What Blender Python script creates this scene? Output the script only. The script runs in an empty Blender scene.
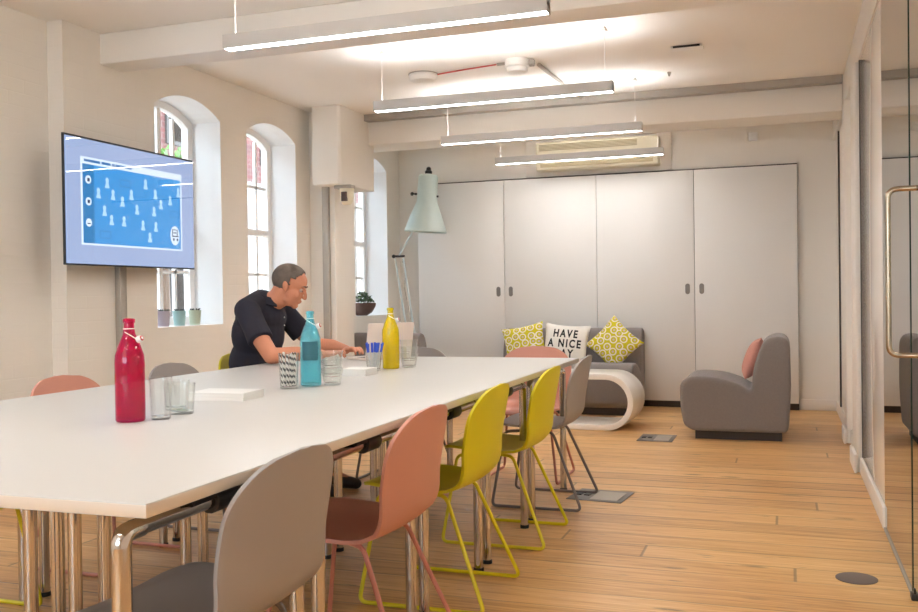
import bpy, bmesh, math, random
from mathutils import Vector, Matrix, Euler
random.seed(7)
sc = bpy.context.scene
COL = sc.collection
PI = math.pi

# ------------------------------------------------------------------ camera
F_PX, YAW, PITCH, ROLL, EYE = 930.0, 0.337518, -0.010515, -0.0134198, 1.094
cy, sy, cp, sp = math.cos(YAW), math.sin(YAW), math.cos(PITCH), math.sin(PITCH)
fwd = Vector((-sy*cp, cy*cp, sp)); rgt = Vector((cy, sy, 0)); upv = rgt.cross(fwd)
r2 = math.cos(ROLL)*rgt + math.sin(ROLL)*upv
u2 = -math.sin(ROLL)*rgt + math.cos(ROLL)*upv
cam_d = bpy.data.cameras.new('camera'); cam = bpy.data.objects.new('camera', cam_d); COL.objects.link(cam)
cam.matrix_world = Matrix(((r2.x, u2.x, -fwd.x, 0), (r2.y, u2.y, -fwd.y, 0), (r2.z, u2.z, -fwd.z, EYE), (0, 0, 0, 1)))
cam_d.sensor_width = 36; cam_d.lens = F_PX/918*36; cam_d.clip_start = 0.05; cam_d.clip_end = 200
sc.camera = cam

# ------------------------------------------------------------------ world, light, exposure
sc.view_settings.view_transform = 'Standard'
sc.view_settings.look = 'None'
sc.view_settings.gamma = 1.0
sc.view_settings.use_curve_mapping = False
sc.view_settings.exposure = 1.94
try:
    sc.cycles.max_bounces = 10; sc.cycles.diffuse_bounces = 6; sc.cycles.glossy_bounces = 4
    sc.cycles.transparent_max_bounces = 24; sc.cycles.caustics_reflective = False; sc.cycles.caustics_refractive = False
    sc.cycles.sample_clamp_indirect = 6.0
except Exception:
    pass
SKY = 3.3          # strength of the daylight outside
LAMP = 8.5         # strength of the pendant diffusers
UPLIGHT = 14.0      # strength of the upward slot of the pendants
SCREEN = .36       # strength of the television and laptop screens
w = bpy.data.worlds.new('world'); sc.world = w; w.use_nodes = True
wn = w.node_tree
bg = wn.nodes['Background']
bg.inputs['Color'].default_value = (0.74, 0.86, 1.0, 1); bg.inputs['Strength'].default_value = SKY

def window_light(y0, y1, z0, z1, front=False):
    ld = bpy.data.lights.new('window_portal', 'AREA'); ld.shape = 'RECTANGLE'
    ld.size = y1-y0; ld.size_y = z1-z0
    ld.cycles.is_portal = True
    o = bpy.data.objects.new('window_portal', ld); COL.objects.link(o)
    o.location = (-4.175, (y0+y1)/2, (z0+z1)/2)
    o.rotation_euler = Matrix(((0, 0, -1), (-1, 0, 0), (0, 1, 0))).to_euler()
    if front:  # portal of an added fill window behind the camera
        o.location = ((y0+y1)/2, -3.56, (z0+z1)/2)
        o.rotation_euler = Matrix(((1, 0, 0), (0, 0, -1), (0, 1, 0))).to_euler()

# ------------------------------------------------------------------ helpers
def lin(c):
    c = c/255.0
    return c/12.92 if c <= 0.04045 else ((c+0.055)/1.055)**2.4
def rgb(r, g, b): return (lin(r), lin(g), lin(b), 1)

def mat(name, col, rough=0.6, metal=0.0, spec=None, bump=None, emit=None, estr=0, noise=None, sheen=0, coat=0):
    m = bpy.data.materials.new(name); m.use_nodes = True
    nt = m.node_tree; b = nt.nodes['Principled BSDF']
    b.inputs['Base Color'].default_value = col; b.inputs['Roughness'].default_value = rough; b.inputs['Metallic'].default_value = metal
    if spec is not None: b.inputs['Specular IOR Level'].default_value = spec
    if coat: b.inputs['Coat Weight'].default_value = coat; b.inputs['Coat Roughness'].default_value = 0.1
    if sheen: b.inputs['Sheen Weight'].default_value = sheen
    tc = nt.nodes.new('ShaderNodeTexCoord')
    n = nt.nodes.new('ShaderNodeTexNoise'); nt.links.new(tc.outputs['Object'], n.inputs['Vector'])
    n.inputs['Scale'].default_value = (noise or (6, 0))[0]; n.inputs['Detail'].default_value = 4
    amt = (noise or (6, 0.03))[1]
    mr = nt.nodes.new('ShaderNodeMapRange'); mr.inputs['To Min'].default_value = 1-amt; mr.inputs['To Max'].default_value = 1+amt
    nt.links.new(n.outputs['Fac'], mr.inputs['Value'])
    mx = nt.nodes.new('ShaderNodeVectorMath'); mx.operation = 'SCALE'; mx.inputs[0].default_value = col[:3]
    nt.links.new(mr.outputs[0], mx.inputs['Scale']); nt.links.new(mx.outputs[0], b.inputs['Base Color'])
    if bump:
        n2 = nt.nodes.new('ShaderNodeTexNoise'); n2.inputs['Scale'].default_value = bump[0]; n2.inputs['Detail'].default_value = 3
        nt.links.new(tc.outputs['Object'], n2.inputs['Vector'])
        bp = nt.nodes.new('ShaderNodeBump'); bp.inputs['Strength'].default_value = bump[1]; bp.inputs['Distance'].default_value = 0.004
        nt.links.new(n2.outputs['Fac'], bp.inputs['Height']); nt.links.new(bp.outputs[0], b.inputs['Normal'])
    if emit: b.inputs['Emission Color'].default_value = emit; b.inputs['Emission Strength'].default_value = estr
    return m

def emis(name, col, s):
    m = bpy.data.materials.new(name); m.use_nodes = True; nt = m.node_tree; nt.nodes.clear()
    e = nt.nodes.new('ShaderNodeEmission'); o = nt.nodes.new('ShaderNodeOutputMaterial')
    e.inputs[0].default_value = col; e.inputs[1].default_value = s; nt.links.new(e.outputs[0], o.inputs[0]); return m

def glass(name, tint, refl=0.08, rough=0.0, power=1.0):
    """thin glass: tinted see-through sheet with a fresnel mirror"""
    m = bpy.data.materials.new(name); m.use_nodes = True; nt = m.node_tree; nt.nodes.clear()
    t = nt.nodes.new('ShaderNodeBsdfTransparent'); t.inputs[0].default_value = tint
    g = nt.nodes.new('ShaderNodeBsdfGlossy'); g.inputs['Roughness'].default_value = rough
    f = nt.nodes.new('ShaderNodeLayerWeight'); f.inputs['Blend'].default_value = .5
    pw = nt.nodes.new('ShaderNodeMath'); pw.operation = 'POWER'; pw.inputs[1].default_value = 5; nt.links.new(f.outputs['Facing'], pw.inputs[0])
    ma = nt.nodes.new('ShaderNodeMath'); ma.operation = 'MULTIPLY_ADD'; ma.inputs[1].default_value = .96; ma.inputs[2].default_value = .04; nt.links.new(pw.outputs[0], ma.inputs[0])
    ml = nt.nodes.new('ShaderNodeMath'); ml.operation = 'MULTIPLY'; ml.inputs[1].default_value = power; ml.use_clamp = True
    mx = nt.nodes.new('ShaderNodeMixShader'); o = nt.nodes.new('ShaderNodeOutputMaterial')
    nt.links.new(ma.outputs[0], ml.inputs[0]); nt.links.new(ml.outputs[0], mx.inputs[0])
    nt.links.new(t.outputs[0], mx.inputs[1]); nt.links.new(g.outputs[0], mx.inputs[2]); nt.links.new(mx.outputs[0], o.inputs[0])
    return m

class MB:
    def __init__(s): s.v = []; s.f = []
    def add(s, vs, fs, M=None):
        b = len(s.v)
        s.v += [tuple(M @ Vector(p)) if M is not None else tuple(p) for p in vs]
        s.f += [tuple(i+b for i in f) for f in fs]
        return s
    def box(s, x0, x1, y0, y1, z0, z1, M=None):
        vs = [(x, y, z) for x in (x0, x1) for y in (y0, y1) for z in (z0, z1)]
        return s.add(vs, [(0, 1, 3, 2), (4, 6, 7, 5), (0, 4, 5, 1), (2, 3, 7, 6), (0, 2, 6, 4), (1, 5, 7, 3)], M)
    def tube(s, pts, r, n=10, closed=False, M=None):
        pts = [Vector(p) for p in pts]; vs = []; fs = []; N = len(pts)
        prev = None
        for i, p in enumerate(pts):
            if closed: t = pts[(i+1) % N]-pts[i-1]
            else: t = pts[min(i+1, N-1)]-pts[max(i-1, 0)]
            t.normalize()
            if prev is None:
                a = Vector((0, 0, 1)) if abs(t.z) < 0.9 else Vector((1, 0, 0))
                u = t.cross(a).normalized()
            else:
                u = (prev-t*prev.dot(t)).normalized()
            prev = u; v = t.cross(u)
            rr = r[i] if isinstance(r, (list, tuple)) else r
            vs += [tuple(p+u*math.cos(2*PI*k/n)*rr+v*math.sin(2*PI*k/n)*rr) for k in range(n)]
        for i in range(N if closed else N-1):
            j = (i+1) % N
            fs += [(i*n+k, i*n+(k+1) % n, j*n+(k+1) % n, j*n+k) for k in range(n)]
        if not closed:
            fs += [tuple(range(n-1, -1, -1)), tuple((N-1)*n+k for k in range(n))]
        return s.add(vs, fs, M)
    def lathe(s, prof, n=32, M=None, cap=True):
        """profile of (r, z) pairs"""
        vs = []; fs = []
        for r, z in prof: vs += [(r*math.cos(2*PI*k/n), r*math.sin(2*PI*k/n), z) for k in range(n)]
        for i in range(len(prof)-1):
            fs += [(i*n+k, i*n+(k+1) % n, (i+1)*n+(k+1) % n, (i+1)*n+k) for k in range(n)]
        if cap:
            if prof[0][0] > 1e-5: fs.append(tuple(range(n-1, -1, -1)))
            if prof[-1][0] > 1e-5: fs.append(tuple((len(prof)-1)*n+k for k in range(n)))
        return s.add(vs, fs, M)
    def prism(s, poly, a0, a1, axis='y', M=None):
        """extrude polygon of 2D points along an axis; the 2D coords are the other two axes in order"""
        def P(p, a):
            if axis == 'y': return (p[0], a, p[1])
            if axis == 'x': return (a, p[0], p[1])
            return (p[0], p[1], a)
        n = len(poly); vs = [P(p, a0) for p in poly]+[P(p, a1) for p in poly]
        fs = [tuple(range(n)), tuple(range(2*n-1, n-1, -1))]+[(i, i+n, (i+1) % n+n, (i+1) % n) for i in range(n)]
        return s.add(vs, fs, M)
    def ball(s, c, r, n=14, M=None, R=None):
        """ellipsoid; r is a radius or three of them, R an optional rotation"""
        if not isinstance(r, (tuple, list)): r = (r, r, r)
        vs = []; fs = []; m = n//2
        T = Matrix.Translation(Vector(c)) @ (R.to_4x4() if R is not None else Matrix())
        for i in range(1, m):
            a = PI*i/m
            vs += [tuple(T @ Vector((r[0]*math.sin(a)*math.cos(2*PI*k/n), r[1]*math.sin(a)*math.sin(2*PI*k/n), r[2]*math.cos(a)))) for k in range(n)]
        for i in range(m-2): fs += [(i*n+k, (i+1)*n+k, (i+1)*n+(k+1) % n, i*n+(k+1) % n) for k in range(n)]
        vs += [tuple(T @ Vector((0, 0, r[2]))), tuple(T @ Vector((0, 0, -r[2])))]
        t = len(vs)-2
        fs += [(t, k, (k+1) % n) for k in range(n)]+[(t+1, (m-2)*n+(k+1) % n, (m-2)*n+k) for k in range(n)]
        return s.add(vs, fs, M)
    def limb(s, pts, rs, n=14):
        """tapered limb through joints with round joints"""
        for i in range(len(pts)-1):
            a, b = Vector(pts[i]), Vector(pts[i+1])
            s.tube([a.lerp(b, t) for t in (0, .25, .5, .75, 1)], [rs[i]*(1-t)+rs[i+1]*t for t in (0, .25, .5, .75, 1)], n)
        for p, r in zip(pts, rs): s.ball(p, r, n)
        return s
    def build(s, name, m, parent=None, bevel=0, seg=2, smooth=True, angle=35, loc=None, rot=None):
        me = bpy.data.meshes.new(name); me.from_pydata(s.v, [], s.f); me.update()
        bm = bmesh.new(); bm.from_mesh(me)
        bmesh.ops.remove_doubles(bm, verts=bm.verts, dist=1e-6)
        bmesh.ops.recalc_face_normals(bm, faces=bm.faces)
        if bevel:
            es = [e for e in bm.edges if len(e.link_faces) == 2 and e.calc_face_angle(0) > 0.6]
            bmesh.ops.bevel(bm, geom=es, offset=bevel, segments=seg, profile=0.5, affect='EDGES', clamp_overlap=True)
        if smooth:
            for f in bm.faces: f.smooth = True
            for e in bm.edges:
                if len(e.link_faces) == 2 and e.calc_face_angle(0) > math.radians(angle): e.smooth = False
        bm.to_mesh(me); bm.free()
        ms = m if isinstance(m, (list, tuple)) else [m]
        for q in ms: me.materials.append(q)
        o = bpy.data.objects.new(name, me); COL.objects.link(o)
        if parent: o.parent = parent
        if loc: o.location = loc
        if rot: o.rotation_euler = rot
        return o

def fillet(pts, rad, n=5):
    """round the inner corners of a polyline"""
    pts = [Vector(p) for p in pts]; out = [pts[0]]
    for i in range(1, len(pts)-1):
        a, b, c = pts[i-1], pts[i], pts[i+1]
        r = min(rad, (a-b).length*.45, (c-b).length*.45)
        p, q = b+(a-b).normalized()*r, b+(c-b).normalized()*r
        for k in range(n+1):
            t = k/n; out.append(p*(1-t)**2+b*2*t*(1-t)+q*t*t)
    out.append(pts[-1]); return out

def tag(o, label=None, cat=None, group=None, kind=None):
    if label: o['label'] = label
    if cat: o['category'] = cat
    if group: o['group'] = group
    if kind: o['kind'] = kind
    return o
def empty(name, loc=(0, 0, 0), rz=0, label=None, cat=None, group=None, kind=None):
    o = bpy.data.objects.new(name, None); COL.objects.link(o); o.location = loc; o.rotation_euler = (0, 0, rz)
    o.empty_display_size = 0.1
    return tag(o, label, cat, group, kind)
def kids(o): return [c for c in bpy.data.objects if c.parent is o]
def copy_tree(o, parent=None):
    c = o.copy(); COL.objects.link(c)
    c.parent = parent
    for ch in kids(o): copy_tree(ch, c)
    return c
def applied(o):
    """bake modifiers into the mesh"""
    dg = bpy.context.evaluated_depsgraph_get(); dg.update()
    me = bpy.data.meshes.new_from_object(o.evaluated_get(dg)); o.modifiers.clear(); o.data = me
    return o

# ------------------------------------------------------------------ materials
def brick_paint(name, col):
    m = mat(name, col, .75, noise=(2.2, .03)); nt = m.node_tree; b = nt.nodes['Principled BSDF']
    tc = nt.nodes.new('ShaderNodeTexCoord'); sx = nt.nodes.new('ShaderNodeSeparateXYZ'); cx = nt.nodes.new('ShaderNodeCombineXYZ')
    nt.links.new(tc.outputs['Object'], sx.inputs[0])
    ad = nt.nodes.new('ShaderNodeMath'); ad.operation = 'ADD'
    nt.links.new(sx.outputs['X'], ad.inputs[0]); nt.links.new(sx.outputs['Y'], ad.inputs[1])
    nt.links.new(ad.outputs[0], cx.inputs['X']); nt.links.new(sx.outputs['Z'], cx.inputs['Y'])
    br = nt.nodes.new('ShaderNodeTexBrick'); nt.links.new(cx.outputs[0], br.inputs['Vector'])
    br.inputs['Scale'].default_value = 1.0; br.inputs['Brick Width'].default_value = .225; br.inputs['Row Height'].default_value = .075
    br.inputs['Mortar Size'].default_value = .006; br.inputs['Mortar Smooth'].default_value = 1.0
    nn = nt.nodes.new('ShaderNodeTexNoise'); nn.inputs['Scale'].default_value = 30; nt.links.new(tc.outputs['Object'], nn.inputs['Vector'])
    mm = nt.nodes.new('ShaderNodeMath'); mm.operation = 'MULTIPLY_ADD'; mm.inputs[1].default_value = .4
    nt.links.new(nn.outputs['Fac'], mm.inputs[0]); 
    inv = nt.nodes.new('ShaderNodeMath'); inv.operation = 'SUBTRACT'; inv.inputs[0].default_value = 1
    nt.links.new(br.outputs['Fac'], inv.inputs[1]); nt.links.new(inv.outputs[0], mm.inputs[2])
    bp = nt.nodes.new('ShaderNodeBump'); bp.inputs['Strength'].default_value = .2; bp.inputs['Distance'].default_value = .003
    nt.links.new(mm.outputs[0], bp.inputs['Height']); nt.links.new(bp.outputs[0], b.inputs['Normal'])
    return m

def floor_mat():
    m = bpy.data.materials.new('pine_boards'); m.use_nodes = True; nt = m.node_tree; b = nt.nodes['Principled BSDF']; L = nt.links.new
    N = nt.nodes.new
    def math_(op, a, bb=None, c=None, clamp=False):
        n = N('ShaderNodeMath'); n.operation = op; n.use_clamp = clamp
        for i, q in enumerate((a, bb, c)):
            if q is None: continue
            if isinstance(q, (int, float)): n.inputs[i].default_value = q
            else: L(q, n.inputs[i])
        return n.outputs[0]
    tc = N('ShaderNodeTexCoord'); s = N('ShaderNodeSeparateXYZ'); L(tc.outputs['Object'], s.inputs[0])
    X, Y = s.outputs['X'], s.outputs['Y']
    BW = 0.178
    v = math_('DIVIDE', math_('ADD', Y, 50.04), BW); idr = math_('FLOOR', v); fr = math_('SUBTRACT', v, idr)
    wn1 = N('ShaderNodeTexWhiteNoise'); wn1.noise_dimensions = '1D'; L(idr, wn1.inputs['W'])
    u = math_('DIVIDE', math_('ADD', math_('ADD', X, 50), math_('MULTIPLY', wn1.outputs['Value'], 9.0)), 4.7)
    idc = math_('FLOOR', u); fu = math_('SUBTRACT', u, idc)
    wn2 = N('ShaderNodeTexWhiteNoise'); wn2.noise_dimensions = '2D'
    cb = N('ShaderNodeCombineXYZ'); L(idr, cb.inputs[0]); L(idc, cb.inputs[1]); L(cb.outputs[0], wn2.inputs['Vector'])
    # grain
    cg = N('ShaderNodeCombineXYZ'); L(math_('MULTIPLY', X, 2.6), cg.inputs[0]); L(math_('MULTIPLY', Y, 52), cg.inputs[1]); L(math_('MULTIPLY', wn2.outputs['Value'], 60), cg.inputs[2])
    ng = N('ShaderNodeTexNoise'); ng.inputs['Scale'].default_value = 1; ng.inputs['Detail'].default_value = 6; ng.inputs['Roughness'].default_value = .6; ng.inputs['Distortion'].default_value = .8
    L(cg.outputs[0], ng.inputs['Vector'])
    # broad patches of wear
    nb = N('ShaderNodeTexNoise'); nb.inputs['Scale'].default_value = 1.6; nb.inputs['Detail'].default_value = 4; L(tc.outputs['Object'], nb.inputs['Vector'])
    # knots
    ck = N('ShaderNodeCombineXYZ'); L(math_('MULTIPLY', X, 2.2), ck.inputs[0]); L(math_('MULTIPLY', Y, 6.5), ck.inputs[1]); L(wn2.outputs['Value'], ck.inputs[2])
    vo = N('ShaderNodeTexVoronoi'); vo.inputs['Scale'].default_value = 1; L(ck.outputs[0], vo.inputs['Vector'])
    knot = N('ShaderNodeMapRange'); knot.inputs['From Min'].default_value = .06; knot.inputs['From Max'].default_value = .16; knot.inputs['To Min'].default_value = 1; knot.inputs['To Max'].default_value = 0
    L(vo.outputs['Distance'], knot.inputs['Value'])
    sel = math_('GREATER_THAN', ng.outputs['Fac'], .47)
    kn = math_('MULTIPLY', knot.outputs[0], sel)
    ramp = N('ShaderNodeValToRGB'); e = ramp.color_ramp.elements
    e[0].position = .28; e[0].color = rgb(160, 104, 58); e[1].position = .74; e[1].color = rgb(236, 196, 138)
    x = e.new(.5); x.color = rgb(210, 160, 100)
    tone = math_('ADD', math_('MULTIPLY', ng.outputs['Fac'], .70), math_('ADD', math_('MULTIPLY', wn2.outputs['Value'], .14), math_('MULTIPLY', nb.outputs['Fac'], .20)))
    L(tone, ramp.inputs[0])
    # gaps
    edge = math_('MINIMUM', fr, math_('SUBTRACT', 1, fr))
    gw = N('ShaderNodeMapRange'); gw.inputs['From Min'].default_value = .012; gw.inputs['From Max'].default_value = .036; L(edge, gw.inputs['Value'])
    deep = math_('GREATER_THAN', wn1.outputs['Value'], .80)      # a few boards have an open joint
    gmin = math_('SUBTRACT', .40, math_('MULTIPLY', deep, .38))
    cl_n = N('ShaderNodeCombineXYZ'); L(math_('MULTIPLY', X, 1.7), cl_n.inputs[0]); L(math_('MULTIPLY', idr, 3.7), cl_n.inputs[1])
    nl = N('ShaderNodeTexNoise'); nl.inputs['Scale'].default_value = 1; nl.inputs['Detail'].default_value = 3; L(cl_n.outputs[0], nl.inputs['Vector'])
    gr = N('ShaderNodeMapRange'); gr.inputs['From Min'].default_value = .35; gr.inputs['From Max'].default_value = .62; gr.inputs['To Min'].default_value = 0; gr.inputs['To Max'].default_value = .48; L(nl.outputs['Fac'], gr.inputs['Value'])
    gmin = math_('ADD', gmin, math_('MULTIPLY', gr.outputs[0], math_('SUBTRACT', 1, math_('MULTIPLY', deep, .7))))
    cs = N('ShaderNodeCombineXYZ'); L(math_('MULTIPLY', X, 8), cs.inputs[0]); L(math_('MULTIPLY', Y, 60), cs.inputs[1]); L(math_('MULTIPLY', wn2.outputs['Value'], 30), cs.inputs[2])
    ns = N('ShaderNodeTexNoise'); ns.inputs['Scale'].default_value = 1; ns.inputs['Detail'].default_value = 2; L(cs.outputs[0], ns.inputs['Vector'])
    mk = N('ShaderNodeMapRange'); mk.inputs['From Min'].default_value = .66; mk.inputs['From Max'].default_value = .76; mk.inputs['To Min'].default_value = 1; mk.inputs['To Max'].default_value = .5; L(ns.outputs['Fac'], mk.inputs['Value'])
    gv = math_('ADD', gmin, math_('MULTIPLY', gw.outputs[0], math_('SUBTRACT', 1, gmin)))
    eu = math_('MINIMUM', fu, math_('SUBTRACT', 1, fu))
    gu = N('ShaderNodeMapRange'); gu.inputs['From Min'].default_value = .0007; gu.inputs['From Max'].default_value = .0016; gu.inputs['To Min'].default_value = .5; L(eu, gu.inputs['Value'])
    gap = math_('MULTIPLY', math_('MULTIPLY', gv, mk.outputs[0]), gu.outputs[0])
    fac = math_('MULTIPLY', gap, math_('SUBTRACT', 1, math_('MULTIPLY', kn, .68)))
    sv = N('ShaderNodeVectorMath'); sv.operation = 'SCALE'; L(ramp.outputs[0], sv.inputs[0]); L(fac, sv.inputs['Scale'])
    L(sv.outputs[0], b.inputs['Base Color'])
    b.inputs['Roughness'].default_value = .34; b.inputs['Specular IOR Level'].default_value = .45
    rr = N('ShaderNodeMapRange'); rr.inputs['To Min'].default_value = .24; rr.inputs['To Max'].default_value = .46; L(nb.outputs['Fac'], rr.inputs['Value']); L(rr.outputs[0], b.inputs['Roughness'])
    bp = N('ShaderNodeBump'); bp.inputs['Strength'].default_value = .5; bp.inputs['Distance'].default_value = .003
    L(math_('ADD', gap, math_('MULTIPLY', ng.outputs['Fac'], .12)), bp.inputs['Height']); L(bp.outputs[0], b.inputs['Normal'])
    return m

M_floor = floor_mat()
M_wall = brick_paint('painted_brick', rgb(238, 233, 225))
M_plaster = mat('cream_plaster', rgb(238, 233, 225), .75, noise=(1.5, .02))
M_reveal = mat('white_reveal_paint', rgb(238, 238, 238), .6)
M_ceil = mat('ceiling_paint', rgb(240, 236, 230), .8, noise=(1.2, .02))
M_cup = mat('cupboard_laminate', rgb(230, 227, 223), .55, noise=(3, .015))
M_gap = mat('dark_gap', rgb(70, 62, 56), .8)
M_plinth = mat('dark_plinth', rgb(60, 52, 46), .6)
M_trimw = mat('white_gloss_paint', rgb(236, 230, 222), .45)
M_sash = mat('sash_paint', rgb(240, 238, 236), .45)
M_galv = mat('galvanised_steel', rgb(172, 165, 155), .5, .15, noise=(20, .08))
M_chrome = mat('chrome', rgb(205, 198, 190), .12, 1.0, noise=(3, .01))
M_darkmetal = mat('dark_metal', rgb(45, 42, 40), .4, .5)
M_alu = mat('pendant_grey_metal', rgb(196, 192, 188), .5)
M_table = mat('white_table_laminate', rgb(203, 200, 195), .32, noise=(2, .01))
M_tableedge = mat('table_edge', rgb(214, 200, 182), .45)
M_blackpl = mat('black_plastic', rgb(28, 27, 28), .4)
M_white = mat('white_plastic', rgb(238, 236, 232), .45)
M_cream = mat('aged_cream_plastic', rgb(226, 218, 194), .45)
M_handle = mat('satin_brass_steel', rgb(172, 156, 134), .25, 1.0)
M_pull = mat('grey_recessed_pull', rgb(128, 122, 116), .45, .2)
M_sofa = mat('grey_wool', rgb(128, 120, 116), .95, bump=(260, .5), noise=(90, .1), sheen=.2)
M_coffee = mat('white_lacquer', rgb(240, 235, 228), .25)
M_mint = mat('mint_enamel', rgb(196, 212, 208), .3)
M_lampwhite = mat('lamp_arm_enamel', rgb(205, 214, 214), .35)
M_glassp = glass('partition_glass', (.93, .965, .95, 1), power=2.0)
M_door_edge = mat('glass_edge', rgb(28, 52, 44), .15)
M_pane = glass('window_glass', (.96, .98, .98, 1), power=.8)
M_clear = glass('clear_glass', (.975, .985, .98, 1), power=1.6)
M_lampon = emis('pendant_diffuser', (.95, .96, .98, 1), LAMP)
M_lampup = emis('pendant_uplight', (.95, .96, .98, 1), UPLIGHT)

# ------------------------------------------------------------------ the room
XL, XR, YN, YF, ZC = -3.87, 0.45, -3.4, 9.15, 2.70
MB().box(-4.4, 2.2, YN-.2, YF+.3, -.15, 0).build('floor', M_floor); tag(bpy.data.objects['floor'], kind='structure')
o = MB().box(-4.4, 2.2, YN-.2, YF+.3, ZC, ZC+.2).build('ceiling', M_ceil); tag(o, kind='structure')

def arch_poly(y0, y1, z0, zs, zt, n=14):
    """outline of an opening with a segmental arch"""
    c = (y0+y1)/2; h = (y1-y0)/2; s = zt-zs; R = (h*h+s*s)/(2*s); cz = zt-R; a = math.asin(h/R)
    return [(y0, z0), (y1, z0)]+[(c+R*math.sin(a-2*a*k/n), cz+R*math.cos(a-2*a*k/n)) for k in range(n+1)]
WINS = [(1.0, 1.75), (2.9, 3.65), (5.08, 5.83), (6.18, 6.93), (8.05, 8.82)]
ZS, ZSP, ZT = .915, 2.385, 2.49
wall = MB().prism([(XL, 4.27), (XL, YF+.3), (-4.172, YF+.3), (-4.172, YN-.2), (-3.98, YN-.2), (-3.98, 4.27)], 0, ZC, 'z').build('wall_left', [M_wall, M_reveal], smooth=False)
for k, (y0, y1) in enumerate(WINS):
    if y0 < 4: z0 = ZS
    c = MB().prism(arch_poly(y0, y1, ZS, ZSP, ZT), -4.6, -3.5, 'x').build('cutter', M_reveal, smooth=False)
    md = wall.modifiers.new('b', 'BOOLEAN'); md.operation = 'DIFFERENCE'; md.object = c; md.solver = 'EXACT'
    md.material_mode = 'TRANSFER'
applied(wall)
for o in [o for o in bpy.data.objects if o.name.startswith('cutter')]: bpy.data.objects.remove(o)
# the reveals carry the plain white paint, the room faces the painted brick
me = wall.data
for p in me.polygons:
    c = p.center
    p.material_index = 1 if (-4.17 < c.x < -3.875 and not (-3.99 < c.x < -3.97) and c.z > ZS-.02 and c.z < ZT+.02 and c.y < 9.0 and not (abs(c.y-4.27) < .01)) else 0
    if abs(p.normal.x) > .9: p.material_index = 0
tag(wall, kind='structure')

for k, (y0, y1) in enumerate(WINS):
    yc = (y0+y1)/2; hw = (y1-y0)/2
    root = empty('window_%d' % (k+1), (-4.14, yc, ZS), kind='structure')
    zs, zt = ZSP-ZS, ZT-ZS
    outer = arch_poly(-hw, hw, 0, zs, zt); inner = arch_poly(-hw+.055, hw-.055, .06, zs-.04, zt-.05)
    fr = MB(); n = len(outer)
    vs = [(-.024, p[0], p[1]) for p in outer]+[(-.024, p[0], p[1]) for p in inner]+[(.03, p[0], p[1]) for p in outer]+[(.03, p[0], p[1]) for p in inner]
    fs = []
    for i in range(n):
        j = (i+1) % n
        fs += [(i, j, n+j, n+i), (2*n+i, 3*n+i, 3*n+j, 2*n+j), (i, 2*n+i, 2*n+j, j), (n+i, n+j, 3*n+j, 3*n+i)]
    fr.add(vs, fs)
    frame = fr.build('window_frame', M_sash, root)
    MB().box(-.02, .02, -.019, .019, .05, zt-.04).build('mullion', M_sash, root)
    MB().box(-.028, .034, -hw+.05, hw-.05, .70, .75).build('meeting_rail', M_sash, root)
    g = MB()
    for z in (.38, 1.10): g.box(-.012, .012, -hw+.05, hw-.05, z-.011, z+.011)
    for q in (-1, 1): g.box(-.012, .012, q*.175-.012, q*.175+.012, .05, zt-.10)
    g.build('glazing_bar', M_sash, root)
    MB().prism([(p[0], p[1]) for p in arch_poly(-hw+.04, hw-.04, .04, zs-.02, zt-.03)], -.003, .003, 'x').build('window_pane', M_pane, root)
    window_light(y0+.03, y1-.03, ZS+.03, ZT-.03)

# back wall, near wall, right side
o = MB().box(XL-.4, 2.2, YF, YF+.3, 0, ZC).build('wall_back', M_plaster); tag(o, kind='structure')
b = MB().box(-4.25, 2.2, YN-.2, YN, 0, .9).box(-4.25, 2.2, YN-.2, YN, 2.5, ZC)
for a, c in ((-4.25, -3.5), (-2.1, -1.7), (-.3, 2.2)): b.box(a, c, YN-.2, YN, .9, 2.5)  # leaves two openings, made up to admit fill daylight from behind the camera
o = b.build('wall_front', M_plaster); tag(o, kind='structure')
wr = MB().box(XR, XR+.15, 6.02, YF, 0, ZC)
wr.build('wall_right', M_plaster); tag(bpy.data.objects['wall_right'], kind='structure')
o = MB().box(1.9, 2.05, YN, YF, 0, ZC).build('wall_corridor', M_plaster); tag(o, kind='structure')
# header board over the glazing, piers and door jambs in the right wall
o = MB().box(XR-.03, XR+.12, YN, 9.14, 2.465, ZC).build('trim_1', M_trimw, bevel=.004); tag(o, kind='structure')
for i, (a, b, xx) in enumerate(((6.06, 6.42, .40), (7.20, 7.40, .405))):
    o = MB().box(xx, XR+.1, a, b, 0, 2.465).build('trim_%d' % (2+i), M_trimw, bevel=.012, seg=3); tag(o, kind='structure')
o = MB().box(.425, .47, 6.02, 6.04, 0, 2.465).box(.435, .47, 8.60, 8.61, .0, 2.465).build('trim_4', M_gap); tag(o, kind='structure')
M_corrfill = emis('corridor_fill_glow', (1, .95, .9, 1), 9)  # added glowing panel, only there to brighten the corridor behind the glass
cl_ = empty('corridor_fill_light', (1.25, 3.6, ZC), 0, 'added fill light on the corridor ceiling behind the glass partition', 'added fill light')
MB().box(-.15, .15, -.6, .6, -.04, 0).build('fill_light_housing', M_white, cl_, bevel=.004)
MB().box(-.14, .14, -.59, .59, -.043, -.0405).build('fill_light_diffuser', M_corrfill, cl_)
for k, (a, c) in enumerate(((-3.5, -2.1), (-1.7, -.3))):  # unseen windows added in the near wall as soft frontal fill
    r = empty('window_%d' % (7+k), ((a+c)/2, YN-.12, .9), kind='structure')
    MB().box(-.7, -.64, -.03, .03, 0, 1.6).box(.64, .7, -.03, .03, 0, 1.6).box(-.64, .64, -.03, .03, 0, .06).box(-.64, .64, -.03, .03, 1.54, 1.6).box(-.02, .02, -.03, .03, .06, 1.54).build('window_frame', M_sash, r)
    MB().box(-.66, .66, -.003, .003, .04, 1.56).build('window_pane', M_pane, r)
    window_light(a+.02, c-.02, .92, 2.48, front=True)
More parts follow.
